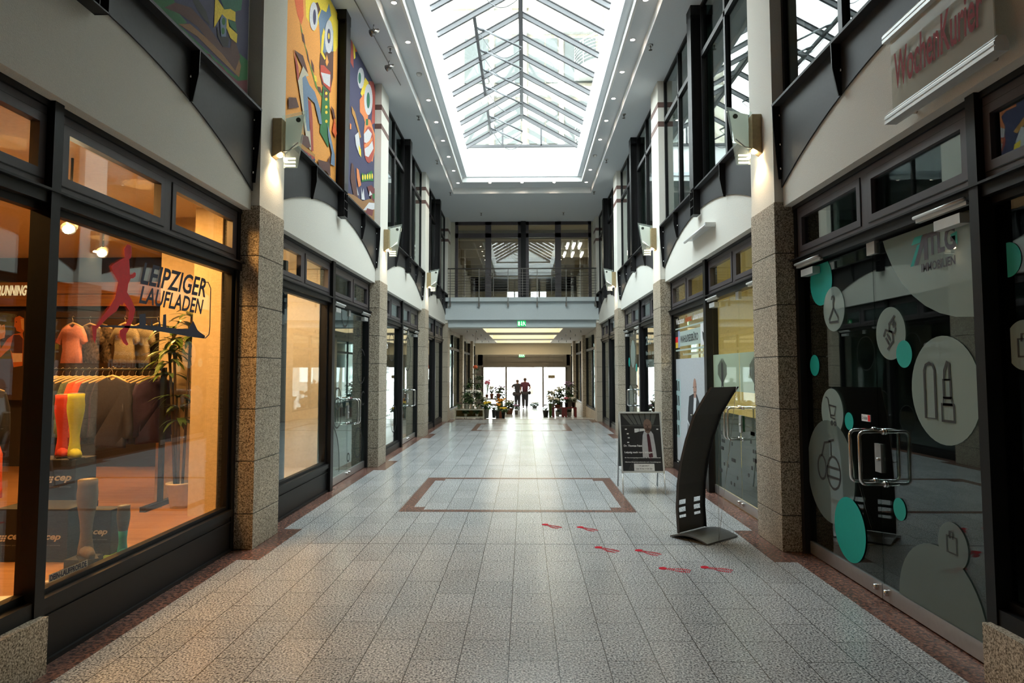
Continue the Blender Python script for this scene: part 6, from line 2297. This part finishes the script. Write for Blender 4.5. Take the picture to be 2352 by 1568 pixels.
for p in PLN:
    kw = {}
    if p[10] in ('yellow', 'orange'):
        kw = dict(nb=22 if 'chrys' in p[0] else 10, bs=0.045 if 'chrys' in p[0] else 0.06)
    elif p[10] == 'lavender':
        kw = dict(nb=40, bs=0.02)
    elif p[10]:
        kw = dict(nb=9, bs=0.06)
    plant(*p, group=LG, **kw)
o = thing('planter_crate', 'pale wooden planter crate beside the left door post', 'crate', (-1.0, 31.8, -0.3))
obj('crate_body', M().box(-1.25, -0.92, 31.6, 32.1, -0.3, 0.05), PALEW, o)
obj('crate_rim', M().box(-1.27, -0.90, 31.58, 32.12, 0.05, 0.08), DKW, o)
o = thing('paper_lantern', 'round orange paper ornament hanging beside the left passage pillars', 'ornament', (-1.98, 27.0, 2.0))
obj('lantern_body', M().ball((-2.02, 27.0, 1.93), 0.1, 0.1, 0.085), mat('lantern_orange', (0.6, 0.1, 0.03), 0.5), o)
obj('hanging_cord', M().tube([(-2.02, 27, 2.0), (-2.02, 27, ZL)], 0.004, n=4), BLACK, o)
obj('lantern_tail', M().tube([(-2.02, 27, 1.84), (-2.02, 27, 1.5)], [0.02, 0.05], n=6), POTW, o)
# right stall: red tables
REDT = mat('red_table', (0.16, 0.015, 0.012), 0.45)
bz = fz(29.3)
for k, (a, b, lab) in enumerate(((1.2, 1.75, 'low red wooden table on the right flower stall, left one'), (1.75, 2.3, 'low red wooden table on the right flower stall, right one'))):
    bench(lab, a + 0.01, b - 0.01, 29.3, 29.8, bz, 0.42, REDT, 0.1, nm='flower_table', cat='table')
RG = 'plants on the right flower stall'
PRN = [
    ('violet heather bunch in a dark bucket at the left end of the right stall', 0.92, 29.2, bz, 'k', 0.3, 0.13, 'grass', 0.26, 0.3, 'lavender'),
    ('cut stems in a green vase left of the red tables', 1.12, 29.1, bz, 'g', 0.3, 0.07, 'cut', 0.6, 0.3, 'white'),
    ('bushy plant in a terracotta bowl on the left red table', 1.45, 29.5, bz + 0.42, 't', 0.12, 0.14, 'bush', 0.25, 0.34, 'white'),
    ('leafy plant in a dark pot on the right red table', 1.85, 29.5, bz + 0.42, 'k', 0.2, 0.08, 'bush', 0.22, 0.22, 'pink'),
    ('plant in a flared black pot at the right end of the red tables', 2.16, 29.5, bz + 0.42, 'k', 0.22, 0.08, 'bush', 0.2, 0.22, 'white'),
    ('white flowers in a pot standing behind the left red table', 1.22, 30.25, bz, 'y', 0.55, 0.14, 'bush', 0.55, 0.36, 'white'),
    ('big white and lilac bouquet behind the right red table', 2.02, 30.3, bz, 'y', 0.8, 0.15, 'bush', 0.7, 0.42, 'lilac'),
    ('white-topped bush behind the middle of the red tables', 1.62, 30.9, bz, 'y', 0.6, 0.15, 'bush', 0.65, 0.42, 'white'),
    ('short white pot under the left red table', 1.45, 29.55, bz, 'w', 0.22, 0.09, 'bush', 0.08, 0.15, None),
    ('short white pot under the right red table', 1.98, 29.55, bz, 'w', 0.22, 0.09, 'bush', 0.08, 0.15, None),
    ('green seedlings by the street door right of the walkers', 0.55, 37.0, -0.3, 'y', 0.12, 0.15, 'bush', 0.2, 0.4, 'white'),
]
for p in PRN:
    plant(*p, group=RG, **(dict(nb=14, bs=0.055) if p[10] and p[10] != 'lavender' else dict(nb=40, bs=0.02)))
o = thing('door_notice', 'small brown notice board hanging in the right part of the entrance', 'notice', (1.5, 37.7, 1.45))
obj('notice_board', M().box(1.34, 1.72, 37.7, 37.73, 1.36, 1.53), mat('notice_brown', (0.22, 0.16, 0.07), 0.6, var=0.5, scale=14), o)
obj('hanging_wire', M().tube([(1.4, 37.71, 1.53), (1.4, 37.71, ZL)], 0.004, n=4).tube([(1.66, 37.71, 1.53), (1.66, 37.71, ZL)], 0.004, n=4), BLACK, o)

# ------------------------------------------------------------------ people
def skin_body(name, parts, mt, parent, sub=1):
    """parts: list of chains [(x,y,z,r), ...] sharing first points by index into the vertex list"""
    vs, rs, es = [], [], []
    for ch in parts:
        prev = None
        for q in ch:
            if isinstance(q, int):
                prev = q
                continue
            vs.append(q[:3])
            rs.append(q[3])
            if prev is not None:
                es.append((prev, len(vs) - 1))
            prev = len(vs) - 1
    me = bpy.data.meshes.new(name)
    me.from_pydata(vs, es, [])
    me.materials.append(mt)
    o = bpy.data.objects.new(name, me)
    COL.objects.link(o)
    o.parent = parent
    md = o.modifiers.new('skin', 'SKIN')
    md.use_smooth_shade = True
    for i, r in enumerate(rs):
        q = r if isinstance(r, tuple) else (r, r)
        me.skin_vertices[0].data[i].radius = q
    me.skin_vertices[0].data[0].use_root = True
    s_ = o.modifiers.new('sub', 'SUBSURF')
    s_.levels = sub
    s_.render_levels = sub
    return o


def person(label, x, y, z, H_, rz, shirt, trou, hairc, pose):
    t = thing('person', label, 'person', (x, y, z), rz)
    k = H_ / 1.75
    S = lambda *p: tuple(q * k for q in p)
    sk = mat('skin_tone', (0.42, 0.22, 0.15), 0.6)
    # 0 pelvis, 1 waist, 2 chest, 3 neck base, 4 neck, 5 head mid, 6 head top
    trunk = [S(0, 0, 0.94, 0.13), S(0, 0, 1.08, 0.115), S(0, 0.0, 1.30, 0.135), S(0, 0.0, 1.45, 0.07), S(0, 0.005, 1.52, 0.052), S(0, 0.02, 1.60, 0.082), S(0, 0.015, 1.69, 0.075)]
    lf, rf, la, ra = pose
    legs, arms, tl, ta = [], [], [], []
    for sg, (ky, ay, lift) in ((-1, lf), (1, rf)):
        hip = S(sg * 0.09, 0, 0.88, 0.085)
        knee = S(sg * 0.095, ky, 0.49, 0.055)
        ank = S(sg * 0.095, ay, 0.085 + lift, 0.036)
        toe = S(sg * 0.10, ay + 0.14, 0.035 + lift * 0.6, 0.034)
        legs.append([0, hip, knee, ank, toe])
    for sg, (ex, ey, ez, hx_, hy, hz) in ((-1, la), (1, ra)):
        sh_ = S(sg * 0.185, 0, 1.42, 0.055)
        el = S(ex, ey, ez, 0.04)
        wr = S(hx_, hy, hz, 0.026)
        dv = Vector(wr[:3]) - Vector(el[:3])
        dv.normalize()
        palm = tuple(Vector(wr[:3]) + dv * 0.06 * k) + (0.03 * k,)
        ch = [3, sh_, el, wr, palm]
        arms.append((ch, dv, palm))
    parts = [trunk] + legs + [a[0] for a in arms]
    # fingers
    cnt = sum(len([q for q in c if not isinstance(q, int)]) for c in parts)
    idx = []
    n = 0
    for c in parts:
        n += len([q for q in c if not isinstance(q, int)])
        idx.append(n - 1)
    for ai, (ch, dv, palm) in enumerate(arms):
        root = idx[3 + ai]
        pv = Vector(palm[:3])
        sd = Vector((0, 1, 0)) if abs(dv.y) < 0.8 else Vector((1, 0, 0))
        for f_ in range(4):
            o_ = (f_ - 1.5) * 0.021 * k
            L1 = (0.07, 0.08, 0.075, 0.06)[f_] * k
            a_ = pv + sd * o_ + dv * 0.02 * k
            parts.append([root, tuple(a_) + (0.009 * k,), tuple(a_ + dv * L1 * 0.6) + (0.008 * k,), tuple(a_ + dv * L1) + (0.007 * k,)])
        a_ = pv + sd * 0.04 * k - dv * 0.02 * k
        parts.append([root, tuple(a_) + (0.010 * k,), tuple(a_ + dv * 0.04 * k + sd * 0.01 * k) + (0.008 * k,)])
    b = skin_body('body', parts, sk, t)
    # face details on the far side of the head (both walk away)
    m = M()
    for sg in (-1, 1):
        m.ball(S(sg * 0.03, 0.095, 1.615), 0.011 * k, 0.008 * k, 0.008 * k, 1, 6, 4)
        m.ball(S(sg * 0.082, 0.01, 1.60), 0.012 * k, 0.02 * k, 0.032 * k, 0, 8, 5)
    m.ball(S(0, 0.112, 1.585), 0.013 * k, 0.018 * k, 0.025 * k, 0, 6, 4)
    m.ball(S(0, 0.095, 1.548), 0.026 * k, 0.008 * k, 0.007 * k, 2, 6, 4)
    obj('face', m, [sk, BLACK, mat('lips', (0.35, 0.10, 0.09), 0.5)], t, local=True)
    m = M()
    m.ball(S(0, 0.0, 1.655), 0.095 * k, 0.105 * k, 0.085 * k, 0, 14, 8)
    obj('hair', m, mat('hair_%s' % label[:6], hairc, 0.8), t, local=True)
    g = 0.022
    sh = [[S(0, 0, 0.88, 0.175), S(0, 0, 1.06, 0.165), S(0, 0, 1.30, 0.195), S(0, 0, 1.465, 0.10)]]
    for ch, dv, palm in arms:
        s0, e0 = Vector(ch[1][:3]), Vector(ch[2][:3])
        mid = s0 + (e0 - s0) * 0.75
        sh.append([2, tuple(s0) + (0.088 * k,), tuple(mid) + (0.070 * k,)])
    skin_body('shirt', sh, shirt, t)
    tr_ = [[S(0, 0, 0.95, 0.17)]]
    for c in legs:
        h, kn, an = c[1], c[2], c[3]
        tr_.append([0, h[:3] + (0.135 * k,), kn[:3] + (0.10 * k,), an[:3] + (0.078 * k,)])
    skin_body('trousers', tr_, trou, t)
    for c in legs:
        an, to = c[3], c[4]
        m = M()
        m.tube([(an[0], an[1] - 0.05 * k, an[2] - 0.04 * k), (an[0], an[1] + 0.05 * k, an[2] - 0.035 * k), (to[0], to[1] + 0.03 * k, to[2] - 0.0)], [0.042 * k, 0.045 * k, 0.033 * k], n=10)
        obj('shoe', m, BLACK, t, local=True)
    return t


pose_walk = ((0.06, -0.10, 0.0), (0.02, 0.10, 0.0))
DKRED = mat('dark_red_shirt', (0.10, 0.02, 0.035), 0.8)
DKS = mat('dark_grey_top', (0.045, 0.04, 0.045), 0.8)
TRK = mat('dark_trousers', (0.035, 0.03, 0.035), 0.8)
man = onY(1206, 937, 36.6)
person('person in dark red short-sleeved shirt and dark trousers walking away toward the street', man.x, 36.6, -0.3, 1.70, 0, DKRED, TRK, (0.09, 0.05, 0.03),
       ((0.10, -0.06, 0.03), (-0.02, 0.10, 0.0), (-0.25, -0.02, 1.15, -0.24, 0.05, 0.90), (0.30, 0.02, 1.18, 0.22, 0.16, 1.08)))
person('shorter person in dark top and slim trousers walking beside, elbow out', man.x - 0.42, 36.8, -0.3, 1.60, 0.05, DKS, TRK, (0.12, 0.06, 0.04),
       ((0.02, 0.08, 0.0), (0.06, -0.10, 0.02), (-0.36, 0.0, 1.30, -0.20, 0.12, 1.22), (0.22, 0.0, 1.12, 0.22, 0.08, 0.88)))
t = thing('shoulder_bag', 'dark bag carried at the left hip of the shorter walker', 'bag', (man.x - 0.58, 36.7, 0.5))
obj('bag_body', M().ball((man.x - 0.60, 36.7, 0.50), 0.10, 0.07, 0.12, n=12, k=8), DKS, t)
obj('bag_strap', M().tube([(man.x - 0.60, 36.7, 0.6), (man.x - 0.50, 36.66, 0.9), (man.x - 0.33, 36.68, 1.12)], 0.012, n=6), DKS, t)
t = thing('waist_bag', 'dark jacket or bag held at the right hip of the taller walker', 'bag', (man.x + 0.25, 36.6, 0.5))
obj('bag_body', M().ball((man.x + 0.25, 36.62, 0.56), 0.08, 0.07, 0.10, n=12, k=8), TRK, t)
obj('bag_strap', M().tube([(man.x + 0.25, 36.62, 0.64), (man.x + 0.21, 36.72, 0.80)], 0.012, n=6), TRK, t)
pf = onY(1267, 905, 45.0)
person('faint person in a pale top standing outside behind the right entrance glass', pf.x, 44.0, -0.3, 1.72, PI, mat('pale_top', (0.55, 0.52, 0.5), 0.8), mat('mid_trousers', (0.3, 0.27, 0.25), 0.8), (0.15, 0.1, 0.08),
       ((0.02, 0.0, 0.0), (0.02, 0.04, 0.0), (-0.27, 0, 1.15, -0.26, 0.1, 0.9), (0.27, 0, 1.15, 0.24, 0.1, 0.9)))
# trees on the street
TY = (54, 60, 66)
for i, (x, lab) in enumerate(((-3.8, 'pale green street tree left of the entrance'), (0.6, 'pale green street tree behind the two walkers'), (5.0, 'pale green street tree right of the entrance'))):
    t = thing('street_tree', lab, 'tree', (x, TY[i], -0.3), 0)
    obj('trunk', M().tube([(x, TY[i], -0.3), (x + 0.1, TY[i], 2.2), (x, TY[i], 4.5)], [0.16, 0.12, 0.08], n=8), mat('bark', (0.2, 0.15, 0.1), 0.9), t)
    m = M()
    r = random.Random(i)
    for k in range(420):
        a, e, h = r.random() * 2 * PI, math.sqrt(r.random()), r.random()
        rr = 2.2 * math.sin(PI * (0.1 + 0.85 * h))
        leaf(m, (x + rr * e * math.cos(a), TY[i] + rr * e * math.sin(a), 2.4 + 3.8 * h), (math.cos(a), math.sin(a), r.random() - 0.4), 0.32, 0.16, 0.7, 0, 2)
    obj('crown', m, mat('street_leaf', (0.22, 0.36, 0.08), 0.6, var=0.3), t, recalc=False)
